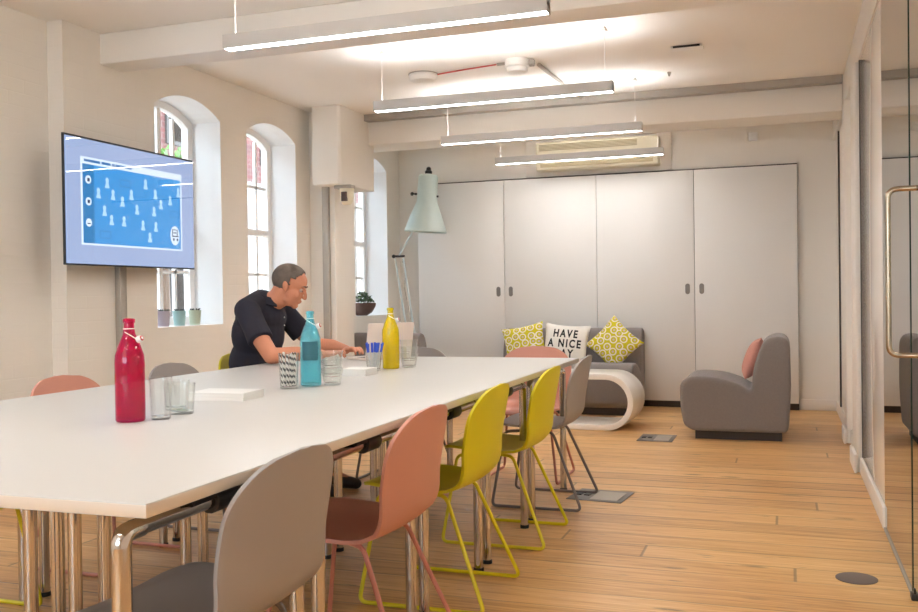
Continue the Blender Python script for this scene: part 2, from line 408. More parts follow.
# beams
o = MB().box(-3.98, 1.9, 4.58, 4.80, 2.515, ZC).build('trim_5', M_ceil, bevel=.01); tag(o, kind='structure')
o = MB().box(XL, .42, 7.55, 7.95, 2.445, ZC).build('trim_6', M_plaster, bevel=.01); tag(o, kind='structure')
o = MB().box(-3.98, 1.9, 1.3, 1.55, 2.475, ZC).build('trim_7', M_ceil, bevel=.01); tag(o, kind='structure')
# pier and boxed-in beam end on the left wall
o = MB().box(XL-.02, -3.63, 7.17, 7.52, 0, ZC).build('trim_8', M_wall, bevel=.006); tag(o, kind='structure')
o = MB().prism([(-3.74, 6.98), (-3.50, 6.98), (-3.48, 7.0), (-3.48, 7.66), (-3.74, 7.66)], 2.045, ZC, 'z').build('trim_9', M_plaster, bevel=.004); tag(o, kind='structure')
# skirting
o = MB().box(.115, XR-.0, YF-.02, YF, 0, .10).build('baseboard_back', M_trimw, bevel=.005); tag(o, kind='structure')
b = MB().box(XR-.02, XR, 6.42, 7.20, 0, .10).box(XR-.02, XR, 7.40, YF-.02, 0, .10)
b.box(.38, .40, 6.04, 6.44, 0, .11).box(.385, .405, 7.18, 7.42, 0, .11)
b.box(.412, .43, 4.66, 6.02, 0, .10)
o = b.build('baseboard_right', M_trimw, bevel=.006); tag(o, kind='structure')
o = MB().box(XL, XL+.02, 4.27, 7.17, 0, .12).box(-3.98, -3.96, YN, 4.27, 0, .12).build('baseboard_left', M_trimw, bevel=.004); tag(o, kind='structure')

# glazed partition, and the glossy white panel beyond it
M_glossw = mat('white_glossy_panel', rgb(232, 226, 218), .06, noise=(2, .01))
o = MB().box(.43, .475, 4.66, 6.03, 0, 2.465).build('trim_10', M_glossw, bevel=.002); tag(o, kind='structure')
root = empty('window_6', (.428, 4.8, 0), kind='structure')
MB().box(-.006, .006, -1.11, -.145, .012, 2.46).build('glass_panel', M_glassp, root)
MB().box(-.007, .007, -1.128, -1.11, .012, 2.46).build('glass_edge', M_door_edge, root)
MB().box(-.012, .012, -1.12, -.15, 0, .010).build('floor_channel', M_galv, root)
root = empty('door_1', (.428, 3.62, 0), kind='structure')
MB().box(-.006, .006, -1.0, .02, .02, 2.44).build('glass_panel', M_glassp, root)
MB().tube(fillet([(0, -.13, .872), (-.095, -.13, .872), (-.095, -.13, 1.44), (0, -.13, 1.44)], .035, 6), .0095, 12).tube(fillet([(0, -.13, .872), (.095, -.13, .872), (.095, -.13, 1.44), (0, -.13, 1.44)], .035, 6), .0095, 12).build('door_handle', M_handle, root)
MB().box(-.018, .018, -.02, .03, .0, .022).box(-.010, .010, -.01, .01, .02, .04).build('floor_pivot', M_darkmetal, root, bevel=.003)

# steel channel fixed along the beam
o = MB().box(-3.61, .415, 7.46, 7.55, 2.645, 2.70).build('steel_channel', M_galv)
tag(o, 'long grey steel channel fixed along the top of the far ceiling beam', 'metal channel')

# outside: brick terrace opposite, its ground and a tree
def brick_out():
    m = mat('street_brick', rgb(150, 92, 74), .9); nt = m.node_tree; b = nt.nodes['Principled BSDF']
    tc = nt.nodes.new('ShaderNodeTexCoord'); sx = nt.nodes.new('ShaderNodeSeparateXYZ'); cx = nt.nodes.new('ShaderNodeCombineXYZ')
    nt.links.new(tc.outputs['Object'], sx.inputs[0]); nt.links.new(sx.outputs['Y'], cx.inputs['X']); nt.links.new(sx.outputs['Z'], cx.inputs['Y'])
    br = nt.nodes.new('ShaderNodeTexBrick'); nt.links.new(cx.outputs[0], br.inputs['Vector']); br.inputs['Scale'].default_value = 1
    br.inputs['Brick Width'].default_value = .24; br.inputs['Row Height'].default_value = .08; br.inputs['Mortar Size'].default_value = .008
    br.inputs['Color1'].default_value = rgb(88, 40, 36); br.inputs['Color2'].default_value = rgb(66, 34, 30); br.inputs['Mortar'].default_value = rgb(92, 78, 70)
    nt.links.new(br.outputs['Color'], b.inputs['Base Color']); return m
M_street = brick_out()
M_render = mat('pale_render', rgb(116, 106, 98), .9)
M_streetpane = mat('street_window_dark', rgb(44, 38, 34), .95, spec=0.0)
M_greyframe = mat('street_window_paint', rgb(70, 64, 60), .9)
bl = empty('brick_building', (-8.2, 9, -1.2), label='terraced building with red brick upper floors seen through the arched windows', cat='building')
MB().box(-1.5, 0, -10, 9, 4.2, 6.2).build('brick_wall', M_street, bl)
MB().box(-1.5, .03, -10, 9, 0, 4.2).build('rendered_wall', M_render, bl)
for yy in (-7.5, -5.0, -2.5, 0, 2.5, 5.0, 7.5):
    for z0, z1, xx in ((4.5, 5.8, .0), (1.6, 3.2, .03)):
        f = MB().box(xx, xx+.03, yy-.5, yy+.5, z0, z1).build('window_frame', M_greyframe, bl)
        MB().box(xx+.03, xx+.034, yy-.44, yy+.44, z0+.06, z1-.06).build('pane', M_streetpane, f)
M_ground = mat('yard_paving', rgb(200, 195, 188), .9)
o = MB().box(-30, -4.26, -30, 40, -1.3, -1.2).build('yard_paving', M_ground); tag(o, 'pale paving of the yard outside the arched windows', 'ground', kind='structure')
M_leaf = mat('leaf_green', rgb(66, 104, 26), .6); M_bark = mat('bark', rgb(90, 70, 55), .9)
tr = empty('tree', (-6.3, 8.35, -1.2), label='bright green tree outside the first arched window', cat='tree')
MB().tube([(0, 0, 0), (.03, .02, 1.5), (0, .05, 3.2)], [.09, .07, .03], 8).build('trunk', M_bark, tr)
lf = MB()
for i in range(420):
    a = random.random()*2*PI; rr = .62*random.random()**.5; zz = 3.35+random.uniform(-.6, .6)
    c = Vector((rr*math.cos(a)*.8, rr*math.sin(a)*.8, zz)); R = Euler((random.random()*6, random.random()*6, random.random()*6)).to_matrix().to_4x4()
    lf.add([(-.05, -.02, 0), (0, -.035, .005), (.06, 0, 0), (0, .035, .005), (-.05, .02, 0)], [(0, 1, 2, 3, 4)], Matrix.Translation(c) @ R)
lf.build('foliage', M_leaf, tr, smooth=False)

# ------------------------------------------------------------------ cupboards
xs = [-3.63, -2.69, -1.744, -.811, .113]
names = ['leftmost white cupboard behind the mint floor lamp', 'white cupboard unit second from left, behind the patterned left cushion', 'white cupboard unit third from left, behind the grey sofa', 'rightmost white cupboard behind the grey armchair']
for i in range(4):
    x0, x1 = xs[i], xs[i+1]
    r = empty('cupboard', ((x0+x1)/2, YF, 0), label=names[i], cat='cupboard', group='tall white cupboards along the back wall')
    h = (x1-x0)/2
    MB().box(-h, h, -.055, -.002, .06, 2.275).build('cupboard_body', M_gap, r)
    MB().box(-h, h, -.035, -.002, 0, .06).build('plinth', M_plinth, r)
    d = MB().box(-h+.0025, h-.0025, -.078, -.056, .065, 2.262).build('cupboard_door', M_cup, r, bevel=.0015)
    s = 1 if i % 2 == 0 else -1
    pr = []
    for k in range(24):
        a = 2*PI*k/24; pr.append((s*(h-.065)+.022*math.cos(a), 1.135+.022*math.sin(a)+(.028 if math.sin(a) > 0 else -.028)))
    MB().prism(pr, -.081, -.0785, 'y').build('recessed_pull', M_pull, d, bevel=.001)

# ------------------------------------------------------------------ conference table
TY, TW = 3.785, 1.61
tb = empty('conference_table', (-1.052, 1.34, 0), .0108, 'long white conference table on chrome tube legs, in the middle of the room', 'table')
tt = MB().box(-TW, 0, 0, TY, .714, .74).build('tabletop', M_table, tb, bevel=.0015)
MB().box(-TW-.0012, .0012, -.0012, TY+.0012, .7155, .7375).build('edge_band', M_tableedge, tb, bevel=.001)
BR = [0, .74, 1.50, 2.22, 2.95, TY]; BL = [0, .68, 1.37, 2.18, 2.93, TY]
for k in range(5):
    for x in (-.085, -.755, -.855, -1.545):
        B = BR if x > -.8 else BL
        hg = {2.95: .07}; y0 = B[k]+(.04 if k == 0 else hg.get(B[k], .058 if x > -.8 else .05)); y1 = B[k+1]-hg.get(B[k+1], .045 if k == 4 else (.058 if x > -.8 else .05)); ym = (y0+y1)/2
        MB().tube([(x, y0+.05, .672), (x, y1-.05, .672)], .0155, 14).build('rail', M_chrome, tb)
        for s, yy in ((1, y0), (-1, y1)):
            leg = MB().tube(fillet([(x, yy+s*.055, .672), (x, yy, .672), (x, yy, .012)], .04, 6), .0185, 14).build('table_leg', M_chrome, tb)
            MB().lathe([(.021, 0), (.021, .014), (.016, .018)], 12).build('rubber_foot', M_blackpl, leg, loc=(x, yy, 0))
        MB().tube([(x, ym-.045, .672), (x, ym+.045, .672)], .026, 14).box(x-.02, x+.02, ym-.12, ym+.04, .68, .713).build('pivot_clamp', M_blackpl, tb, bevel=.002)
    MB().box(-1.54, -.09, ym-.02-.1, ym+.02-.1, .69, .713).build('cross_bar', M_darkmetal, tb)

# ------------------------------------------------------------------ chairs
def shell_mesh(name, m_face, parent):
    prof = [(.245, .397), (.235, .412), (.19, .420), (.10, .414), (0, .405), (-.06, .402), (-.115, .408), (-.155, .427), (-.182, .46), (-.198, .505), (-.212, .58), (-.228, .67), (-.240, .73), (-.247, .775)]
    # resample the profile evenly
    P = [Vector((a, 0, b)) for a, b in prof]; d = [0]
    for i in range(1, len(P)): d.append(d[-1]+(P[i]-P[i-1]).length)
    T = d[-1]; NV = 44; NU = 22
    def at(t):
        for i in range(1, len(P)):
            if t <= d[i]+1e-9:
                q = (t-d[i-1])/(d[i]-d[i-1]); return P[i-1].lerp(P[i], q)
        return P[-1]
    grid = []
    for j in range(NV+1):
        # pack rows near both ends so that the round corners are smooth
        s = j/NV; s = s-.10*math.sin(2*PI*s)/1.2
        t = s*T; p = at(t)
        # half width: widest at the seat front and the back, slightly waisted at the bend
        hw = .226-.006*math.exp(-((t-.44)/.10)**2)
        e0 = .13; e1 = .15
        if t < e0: hw *= max(0, 1-(1-t/e0)**2.6)**(1/2.6)*.96+.04
        if T-t < e1: hw *= max(0, 1-(1-(T-t)/e1)**2.3)**(1/2.3)*.90+.10
        row = []
        for i in range(NU+1):
            u = -1+2*i/NU
            y = hw*u; q = Vector(p)
            bk = max(0, min(1, (t-.36)/.22)); bk = bk*bk*(3-2*bk)
            q.x += bk*.034*abs(y/.22)**2           # the back wraps forward at its sides
            q.z += (1-bk)*.012*(y/.22)**2
            q.y = y; row.append(q)
        grid.append(row)
    vs = [tuple(q) for r in grid for q in r]
    fs = [(j*(NU+1)+i, j*(NU+1)+i+1, (j+1)*(NU+1)+i+1, (j+1)*(NU+1)+i) for j in range(NV) for i in range(NU)]
    mb = MB().add(vs, fs); o = mb.build(name, m_face, parent, angle=60)
    md = o.modifiers.new('s', 'SOLIDIFY'); md.thickness = .011; md.offset = 0
    md = o.modifiers.new('b', 'BEVEL'); md.width = .003; md.segments = 2; md.limit_method = 'ANGLE'
    applied(o)
    for p in o.data.polygons: p.use_smooth = True
    return o

def make_chair(face, metal):
    r = empty('shell_chair')
    # seat and back are one bent shell: the upper half is named backrest only by the shell itself
    shell_mesh('seat_shell', face, r)
    for s in (-1, 1):
        MB().tube(fillet([(.06, s*.12, .388), (.165, s*.175, .388), (.225, s*.225, .009), (-.245, s*.225, .009), (-.085, s*.155, .388), (-.02, s*.12, .388)], .03, 5), .0075, 8).build('sled_leg', metal, r)
    MB().tube([(.06, -.12, .388), (.06, .12, .388)], .007, 8).tube([(-.02, -.12, .388), (-.02, .12, .388)], .007, 8).box(-.04, .09, -.06, .06, .388, .399).build('under_frame', M_blackpl if face is not M_yellow else metal, r)
    return r
M_greyc = mat('grey_shell', rgb(158, 150, 145), .5); M_greym = mat('grey_tube', rgb(120, 108, 104), .45)
M_pink = mat('dusty_pink_shell', rgb(205, 142, 122), .5); M_pinkm = mat('pink_tube', rgb(190, 122, 104), .45)
M_yellow = mat('mustard_yellow_shell', rgb(214, 200, 10), .5); M_yelm = mat('yellow_tube', rgb(222, 206, 16), .45)
protos = {'grey': make_chair(M_greyc, M_greym), 'pink': make_chair(M_pink, M_pinkm), 'yellow': make_chair(M_yellow, M_yelm)}
used = set()
def chair(kind, x, y, rz, label):
    c = protos[kind]
    if kind in used: c = copy_tree(c)
    used.add(kind)
    c.location = (x, y, 0); c.rotation_euler = (0, 0, rz)
    tag(c, label, 'chair', 'moulded shell chairs around the conference table'); return c
XC = -1.22
chair('grey', XC, 1.76, PI, 'grey shell chair nearest the camera, at the near end of the right side')
chair('pink', XC, 2.54, PI, 'pink shell chair on the right side between the nearest grey chair and a yellow one')
chair('yellow', XC, 3.225, PI, 'yellow shell chair beside the pink one, nearer of two yellow chairs on the right side')
chair('yellow', XC, 4.075, PI, 'yellow shell chair next to the far grey chair on the right side')
chair('grey', XC, 4.815, PI, 'grey shell chair at the far end of the right side, before the coffee table')
chair('pink', -1.47, 5.42, -PI/2, 'pink shell chair at the far end of the table in front of the grey sofa')
chair('grey', -2.20, 5.24, -PI/2, 'grey shell chair at the far end of the table, mostly behind stacked glasses')
XC2 = -2.76
chair('yellow', XC2+.02, 2.40, 0, 'yellow shell chair on the window side, only its thin legs showing under the table')
chair('pink', XC2+.05, 3.21, 0, 'pink shell chair on the window side, its top showing left of the red bottle')
chair('grey', XC2+.05, 3.96, 0, 'grey shell chair on the window side, its top showing behind the paper pile')
chair('yellow', -2.84, 4.74, .05, 'yellow shell chair the man in the dark polo shirt sits on')

# ------------------------------------------------------------------ pendants
for i, (x0, x1, y, z) in enumerate(((-2.48, -.92, 3.80, 2.30), (-2.52, -.96, 5.58, 2.335), (-2.57, -.99, 6.97, 2.33), (-2.59, -1.02, 8.50, 2.37), (-2.5, -.92, 1.9, 2.30), (-2.5, -.92, .1, 2.30), (-2.5, -.92, -1.8, 2.30))):
    labs = ['nearest long linear pendant light, largest at the top of the view', 'second linear pendant light from the front, below the white junction box', 'third linear pendant light from the front, above the wall air conditioner', 'farthest linear pendant light, hanging in front of the wall air conditioner',
            'linear pendant light over the near end of the table', 'linear pendant light above the camera side of the room', 'linear pendant light at the back of the room behind the camera']
    r = empty('pendant_light', ((x0+x1)/2, y, z), label=labs[i], cat='pendant light', group='row of linear pendant lights')
    h = (x1-x0)/2
    MB().box(-h, h, -.034, -.030, -.03, .035).box(-h, h, .030, .034, -.03, .035).box(-h, -h+.004, -.03, .03, -.03, .035).box(h-.004, h, -.03, .03, -.03, .035).box(-h, h, -.03, .03, .0, .01).build('housing', M_alu, r)
    MB().box(-h+.005, h-.005, -.0295, .0295, -.027, -.022).build('diffuser', M_lampon, r)
    MB().box(-h+.01, h-.01, -.027, .027, .012, .016).build('uplight_strip', M_lampup, r)
    for s in (-1, 1): MB().tube([(s*(h-.05), 0, .01), (s*(h-.05), 0, ZC-z)], .0016, 6).lathe([(.02, 0), (.02, .012), (.005, .03)], 10, Matrix.Translation((s*(h-.05), 0, ZC-z-.03))).build('suspension_cable', M_white, r)


# ------------------------------------------------------------------ lounge seats
PROF = [(.70, .065), (.775, .10), (.80, .25), (.805, .42), (.755, .475), (.64, .487), (.48, .472), (.33, .425), (.245, .36), (.25, .48), (.215, .63), (.165, .75), (.10, .79), (.005, .79), (-.035, .74), (-.04, .40), (-.02, .065)]
def lounge(width, loc, rz, name, label, cat, group=None):
    r = empty(name, loc, rz, label, cat, group)
    pts = [(p[0]*.94, 0, p[1]*.975) for p in PROF]
    pl = fillet(pts+[pts[0]], .045, 4)[:-1]
    poly = [(p.x, p.z) for p in pl]
    o = MB().prism(poly, -width/2, width/2, 'y').build('upholstery', M_sofa, r)
    md = o.modifiers.new('r', 'REMESH'); md.mode = 'VOXEL'; md.voxel_size = .014; md.use_smooth_shade = True
    ms = o.modifiers.new('s', 'SMOOTH'); ms.factor = .5; ms.iterations = 18
    applied(o)
    for p in o.data.polygons: p.use_smooth = True
    MB().box(.03, .645, -width/2+.05, width/2-.05, 0, .075).build('plinth_base', M_plinth, r)
    return r
lounge(.68, (-.003, 7.47, 0), PI, 'armchair', 'grey armless armchair with a pink cushion, in front of the rightmost cupboard', 'armchair')
lounge(1.36, (-1.96, 9.02, 0), -PI/2, 'sofa', 'grey sofa holding three cushions against the white cupboards', 'sofa')
lounge(.68, (-3.44, 7.76, 0), PI/2, 'armchair', 'grey armless armchair turned away below the window with the bowl plant', 'armchair')

def pillow(name, S, T, m, loc, R, pinch=.10):
    n = 22
    def surf(u, v):
        f = max(0, (1-abs(u)**2.6)*(1-abs(v)**2.6))**.55
        x = u*S/2*(1-pinch*(1-v*v)*abs(u)**2); y = v*S/2*(1-pinch*(1-u*u)*abs(v)**2)
        return x, y, T/2*f
    vs = []; fs = []
    for sgn in (1, -1):
        b = len(vs)
        for j in range(n+1):
            for i in range(n+1):
                x, y, z = surf(-1+2*i/n, -1+2*j/n); vs.append((x, y, sgn*z))
        fs += [(b+j*(n+1)+i, b+j*(n+1)+i+1, b+(j+1)*(n+1)+i+1, b+(j+1)*(n+1)+i) for j in range(n) for i in range(n)]
    o = MB().add(vs, fs).build(name, m, angle=80)
    o.matrix_world = Matrix.Translation(Vector(loc)) @ R.to_4x4()
    return o, surf

def pattern_mat():
    m = mat('yellow_petal_print', rgb(205, 196, 30), .9); nt = m.node_tree; b = nt.nodes['Principled BSDF']; L = nt.links.new
    tc = nt.nodes.new('ShaderNodeTexCoord')
    vo = nt.nodes.new('ShaderNodeTexVoronoi'); vo.inputs['Scale'].default_value = 13.5; vo.inputs['Randomness'].default_value = .35; vo.voronoi_dimensions = '2D'
    L(tc.outputs['Object'], vo.inputs['Vector'])
    rp = nt.nodes.new('ShaderNodeValToRGB'); rp.color_ramp.interpolation = 'CONSTANT'; e = rp.color_ramp.elements
    e[0].position = 0; e[0].color = rgb(208, 186, 180)
    e[1].position = .47; e[1].color = rgb(206, 192, 20)
    x = e.new(.13); x.color = rgb(202, 188, 12)
    x = e.new(.33); x.color = rgb(236, 228, 214)
    L(vo.outputs['Distance'], rp.inputs[0]); L(rp.outputs[0], b.inputs['Base Color']); return m
M_print = pattern_mat()
M_linen = mat('white_linen', rgb(238, 232, 222), .9, bump=(200, .3))
M_pinkc = mat('pink_ribbed_fabric', rgb(200, 140, 125), .9, bump=(60, .6))
M_ink = mat('black_print', rgb(35, 33, 32), .8)
def RX(a): return Matrix.Rotation(a, 3, 'X')
def RY(a): return Matrix.Rotation(a, 3, 'Y')
def RZ(a): return Matrix.Rotation(a, 3, 'Z')
stand = RX(PI/2)           # pillow plane upright facing -Y
lean = RX(-.22)
o, _ = pillow('cushion', .42, .13, M_print, (-2.37, 8.66, .605), lean @ stand @ RZ(.20)); tag(o, 'yellow and white patterned cushion on the left end of the grey sofa', 'cushion', 'cushions on the grey sofa')
o, surf = pillow('cushion', .45, .13, M_linen, (-1.96, 8.60, .60), RZ(-.05) @ lean @ stand @ RZ(-.07)); tag(o, 'white cushion with black capital lettering in the middle of the grey sofa', 'cushion', 'cushions on the grey sofa')
for txt, yy in (('HAVE', .118), ('A NICE', .024), ('DAY', -.07)):
    cu = bpy.data.curves.new('lettering', 'FONT'); cu.body = txt; cu.size = .103; cu.align_x = 'CENTER'; cu.align_y = 'CENTER'; cu.offset = .0036; cu.space_character = 1.34; cu.resolution_u = 4
    t = bpy.data.objects.new('lettering', cu); COL.objects.link(t)
    dg = bpy.context.evaluated_depsgraph_get(); dg.update()
    me = bpy.data.meshes.new_from_object(t.evaluated_get(dg)); bpy.data.objects.remove(t)
    bm = bmesh.new(); bm.from_mesh(me); bmesh.ops.triangulate(bm, faces=bm.faces)
    for _ in range(2): bmesh.ops.subdivide_edges(bm, edges=[e for e in bm.edges if e.calc_length() > .02], cuts=1, use_grid_fill=False)
    for v in bm.verts:
        v.co.x *= .76; v.co.y += yy
        v.co.z = surf(v.co.x/.22, v.co.y/.22)[2]+.0016
    bm.to_mesh(me); bm.free(); me.materials.clear(); me.materials.append(M_ink)
    t = bpy.data.objects.new('lettering', me); COL.objects.link(t); t.parent = o
o, _ = pillow('cushion', .39, .13, M_print, (-1.50, 8.60, .635), lean @ stand @ RZ(PI/4+.03)); tag(o, 'yellow patterned cushion standing on its corner at the right of the sofa', 'cushion', 'cushions on the grey sofa')
o, _ = pillow('cushion', .33, .13, M_pinkc, (-.235, 7.46, .59), RY(.36) @ RZ(-PI/2) @ stand); tag(o, 'pink ribbed cushion leaning on the backrest of the grey armchair', 'cushion')

# ------------------------------------------------------------------ coffee table: a bent white loop
def stadium(x0, x1, z0, z1, n=16):
    r = (z1-z0)/2; zc = (z0+z1)/2; out = []
    for k in range(n+1): a = -PI/2+PI*k/n; out.append((x1-r+r*math.cos(a), zc+r*math.sin(a)))
    return out
th = .046
outer = [(-.52, 0)]+stadium(-.5, .53, 0, .455)+[(-.52, .455)]
inner = [(-.52, th)]+stadium(-.5, .53-th, th, .455-th)+[(-.52, .455-th)]
n = len(outer); mb = MB(); vs = []
for y in (-.24, .24): vs += [(p[0], y, p[1]) for p in outer]+[(p[0], y, p[1]) for p in inner]
fs = []
for i in range(n-1):
    fs += [(i, i+1, n+i+1, n+i), (2*n+i, 3*n+i, 3*n+i+1, 2*n+i+1), (i, 2*n+i, 2*n+i+1, i+1), (n+i, n+i+1, 3*n+i+1, 3*n+i)]
fs += [(0, n, 3*n, 2*n), (n-1, 3*n-1, 4*n-1, 2*n-1)]
ct = empty('coffee_table', (-1.66, 7.66, 0), -.05, 'glossy white looped coffee table with a rounded end in front of the sofa', 'coffee table')
mb.add(vs, fs).build('bent_loop', M_coffee, ct, bevel=.004, angle=40)

# ------------------------------------------------------------------ floor lamp
fl = empty('floor_lamp', (-3.50, 8.76, 0), 0, 'giant mint green floor lamp with a jointed arm beside the cupboards', 'floor lamp')
MB().lathe([(.16, 0), (.16, .02), (.14, .035), (.04, .045), (.03, .09), (.022, .10)], 32).build('lamp_base', M_lampwhite, fl)
E1 = Vector((-.215, 0, 1.51))
for s in (-.035, .035):
    MB().tube([(s, 0, .09), (E1.x+s*1.3, 0, E1.z-.02)], .010, 10).build('lower_arm', M_lampwhite, fl)
MB().tube(fillet([(E1.x+.03, .02, E1.z-.05), (E1.x+.07, .02, E1.z-.17), (E1.x+.04, .02, E1.z-.30), (-.1, .02, .85)], .03), .004, 8).build('spring', M_chrome, fl)
MB().tube([E1, (.0, 0, 1.86)], .010, 10).build('upper_arm', M_lampwhite, fl)
MB().tube([(E1.x-.055, 0, E1.z), (E1.x+.06, 0, E1.z)], .012, 10).ball((E1.x-.06, 0, E1.z), .02, 10).build('elbow_knob', M_darkmetal, fl)
T = Matrix.Translation((.085, -.02, 1.745)) @ Euler((0, .07, 0)).to_matrix().to_4x4()
sh = MB().lathe([(.215, 0), (.212, .012), (.165, .15), (.125, .25), (.105, .30), (.100, .55), (.085, .575), (.03, .585), (.03, .58), (.08, .57), (.095, .545), (.099, .30), (.12, .245), (.16, .147), (.208, .008), (.215, 0)], 40, T, cap=False).build('lamp_shade', M_mint, fl, angle=50)
MB().lathe([(.036, .58), (.036, .61), (.025, .62), (.022, .645), (.01, .655), (0, .657)], 20, T).build('shade_cap', M_darkmetal, fl)
MB().tube([T @ Vector((-.16, 0, .38)), T @ Vector((-.10, 0, .38))], .009, 10).ball(T @ Vector((-.165, 0, .38)), .02, 10).ball(T @ Vector((-.125, 0, .38)), .013, 10).tube([T @ Vector((.10, 0, .36)), T @ Vector((.12, 0, .36))], .01, 8).build('shade_knob', M_darkmetal, fl)
M_bulb = mat('bulb_glass', rgb(235, 235, 230), .3)
MB().ball(T @ Vector((0, 0, .22)), .045, 14).tube([T @ Vector((0, 0, .25)), T @ Vector((0, 0, .56))], .02, 10).build('bulb', M_bulb, fl)

# ------------------------------------------------------------------ television
TX, TA, TB, TZ0, TZ1 = -3.72, 4.10, 5.285, 1.296, 2.023
tv = empty('television', (TX, (TA+TB)/2, TZ0), 0, 'wall-mounted television showing a blue slide of small figures, between the windows', 'television')
W_, H_ = TB-TA, TZ1-TZ0
M_scrbg = emis('screen_slide_margin', rgb(150, 168, 205), SCREEN); M_scrblue = emis('screen_blue', rgb(62, 146, 214), SCREEN); M_scrside = emis('screen_sidebar', rgb(40, 120, 180), SCREEN)
M_scrw = emis('screen_white', rgb(214, 228, 244), SCREEN); M_scrfig = emis('screen_figure', rgb(172, 208, 236), SCREEN); M_scrln = emis('screen_line', rgb(44, 110, 170), SCREEN)
M_scrdk = emis('screen_dark', rgb(48, 56, 84), SCREEN)
MB().box(-.018, -.004, -W_/2, W_/2, 0, H_).box(-.05, -.018, -W_/2+.12, W_/2-.12, .08, H_-.10).build('tv_casing', M_blackpl, tv, bevel=.003)
bz = .009
scr = MB().box(-.004, .0, -W_/2+bz, W_/2-bz, bz, H_-bz-.004).build('screen', M_scrbg, tv)
M_tvgl = glass('screen_gloss', (1, 1, 1, 1), power=1.6)
def SC(u, v): return (-W_/2+u*W_, H_*(1-v))
def rect(mb, u0, v0, u1, v1, x=.0008):
    a = SC(u0, v0); b = SC(u1, v1); mb.box(x-.0006, x, a[0], b[0], b[1], a[1]); return mb
rect(MB(), .105, .155, .885, .84, .0008).build('slide_page', M_scrw, scr)
rect(MB(), .118, .21, .872, .825, .0014).build('slide_field', M_scrblue, scr)
rect(MB(), .118, .21, .195, .825, .0020).build('slide_sidebar', M_scrside, scr)
tl = MB()
for a, b in ((.13, .24), (.25, .315), (.325, .345), (.352, .47)): rect(tl, a, .172, b, .192, .0014)
tl.build('slide_heading', M_scrln, scr)
def uv(x, y):
    s = (x-55)/495.0; c = .769; u = s*c/(s*c+1-s); yt = 48+107*s; yb = 552+15*s
    return u, (y-yt)/(yb-yt)
def disc(mb, u, v, r, x=.0026, n=16, sy=1.0):
    c = SC(u, v); mb.prism([(c[0]+r*math.cos(2*PI*k/n), c[1]+r*sy*math.sin(2*PI*k/n)) for k in range(n)], x-.0005, x, 'x'); return mb
fg = MB(); ln = MB()
FIG = [(225, 245), (190, 283), (247, 290), (318, 290), (283, 315), (213, 350), (338, 345), (240, 385), (288, 390), (372, 250), (408, 288), (462, 310), (492, 280), (428, 325), (402, 352), (360, 405), (408, 410), (385, 450)]
for x, y in FIG:
    u, v = uv(x, y); disc(fg, u, v-.026, .014, sy=1.2); c = SC(u, v)
    fg.prism([(c[0]-.010, c[1]+.006), (c[0]+.010, c[1]+.006), (c[0]+.021, c[1]-.026), (c[0]-.021, c[1]-.026)], .0021, .0026, 'x')
fg.build('figure_icons', M_scrfig, scr)
for a, b in ((0, 2), (2, 4), (4, 6), (6, 8), (3, 9), (9, 10), (10, 12), (11, 13), (13, 14), (14, 16), (15, 17), (5, 7), (7, 8)):
    (u0, v0), (u1, v1) = uv(*FIG[a]), uv(*FIG[b]); p, q = SC(u0, v0), SC(u1, v1)
    ln.box(.0014, .0019, min(p[0], q[0]), max(p[0], q[0])+.002, p[1]-.001, p[1]+.001).box(.0014, .0019, q[0]-.001, q[0]+.001, min(p[1], q[1]), max(p[1], q[1])+.002)
for x, y in ((295, 245), (215, 438), (478, 360)):
    u, v = uv(x, y); rect(ln, u-.04, v-.03, u+.04, v-.024, .0019); rect(ln, u-.04, v+.024, u+.04, v+.03, .0019); rect(ln, u-.04, v-.03, u-.036, v+.03, .0019); rect(ln, u+.036, v-.03, u+.04, v+.03, .0019)
ln.build('link_lines', M_scrln, scr)
ic = MB()
for v in (.33, .50, .665): disc(ic, .155, v, .024)
ub, vb = uv(478, 440); disc(ic, ub, vb, .048, sy=1.3)
ic.build('round_badges', M_scrw, scr)
dk = MB()
for v in (.33, .50): rect(dk, .148, v-.012, .164, v+.014, .0032)
rect(dk, .145, .668, .166, .676, .0032)
rect(dk, ub-.026, vb-.055, ub+.022, vb-.048, .0032); rect(dk, ub-.026, vb-.055, ub-.020, vb+.01, .0032); rect(dk, ub+.016, vb-.055, ub+.022, vb+.01, .0032); rect(dk, ub-.026, vb, ub+.03, vb+.01, .0032); rect(dk, ub-.016, vb-.03, ub+.012, vb-.02, .0032); disc(dk, ub-.012, vb+.035, .009, .0032); disc(dk, ub+.02, vb+.035, .009, .0032)
dk.build('badge_symbols', M_scrdk, scr)
MB().box(.0040, .0046, -W_/2+bz, W_/2-bz, bz, H_-bz-.004).build('screen_glass', M_tvgl, tv)
MB().box(-.15, -.05, -.20, .20, .2, .52).build('wall_bracket', M_darkmetal, tv, bevel=.005)
def trunk(y, x, z1, wd, label, dp=.04):
    o = MB().box(x, x+dp, y-wd/2, y+wd/2, 0, z1).build('cable_trunking', M_galv, bevel=.004); tag(o, label, 'cable trunking'); return o
trunk(4.705, XL, 1.45, .062, 'grey metal cable trunking on the wall below the television')
o = MB().box(-3.735, -3.675, 7.13, 7.169, 0, 2.045).build('cable_trunking', M_galv, bevel=.004); tag(o, 'grey metal conduit running up the pier left of the security camera', 'cable trunking')

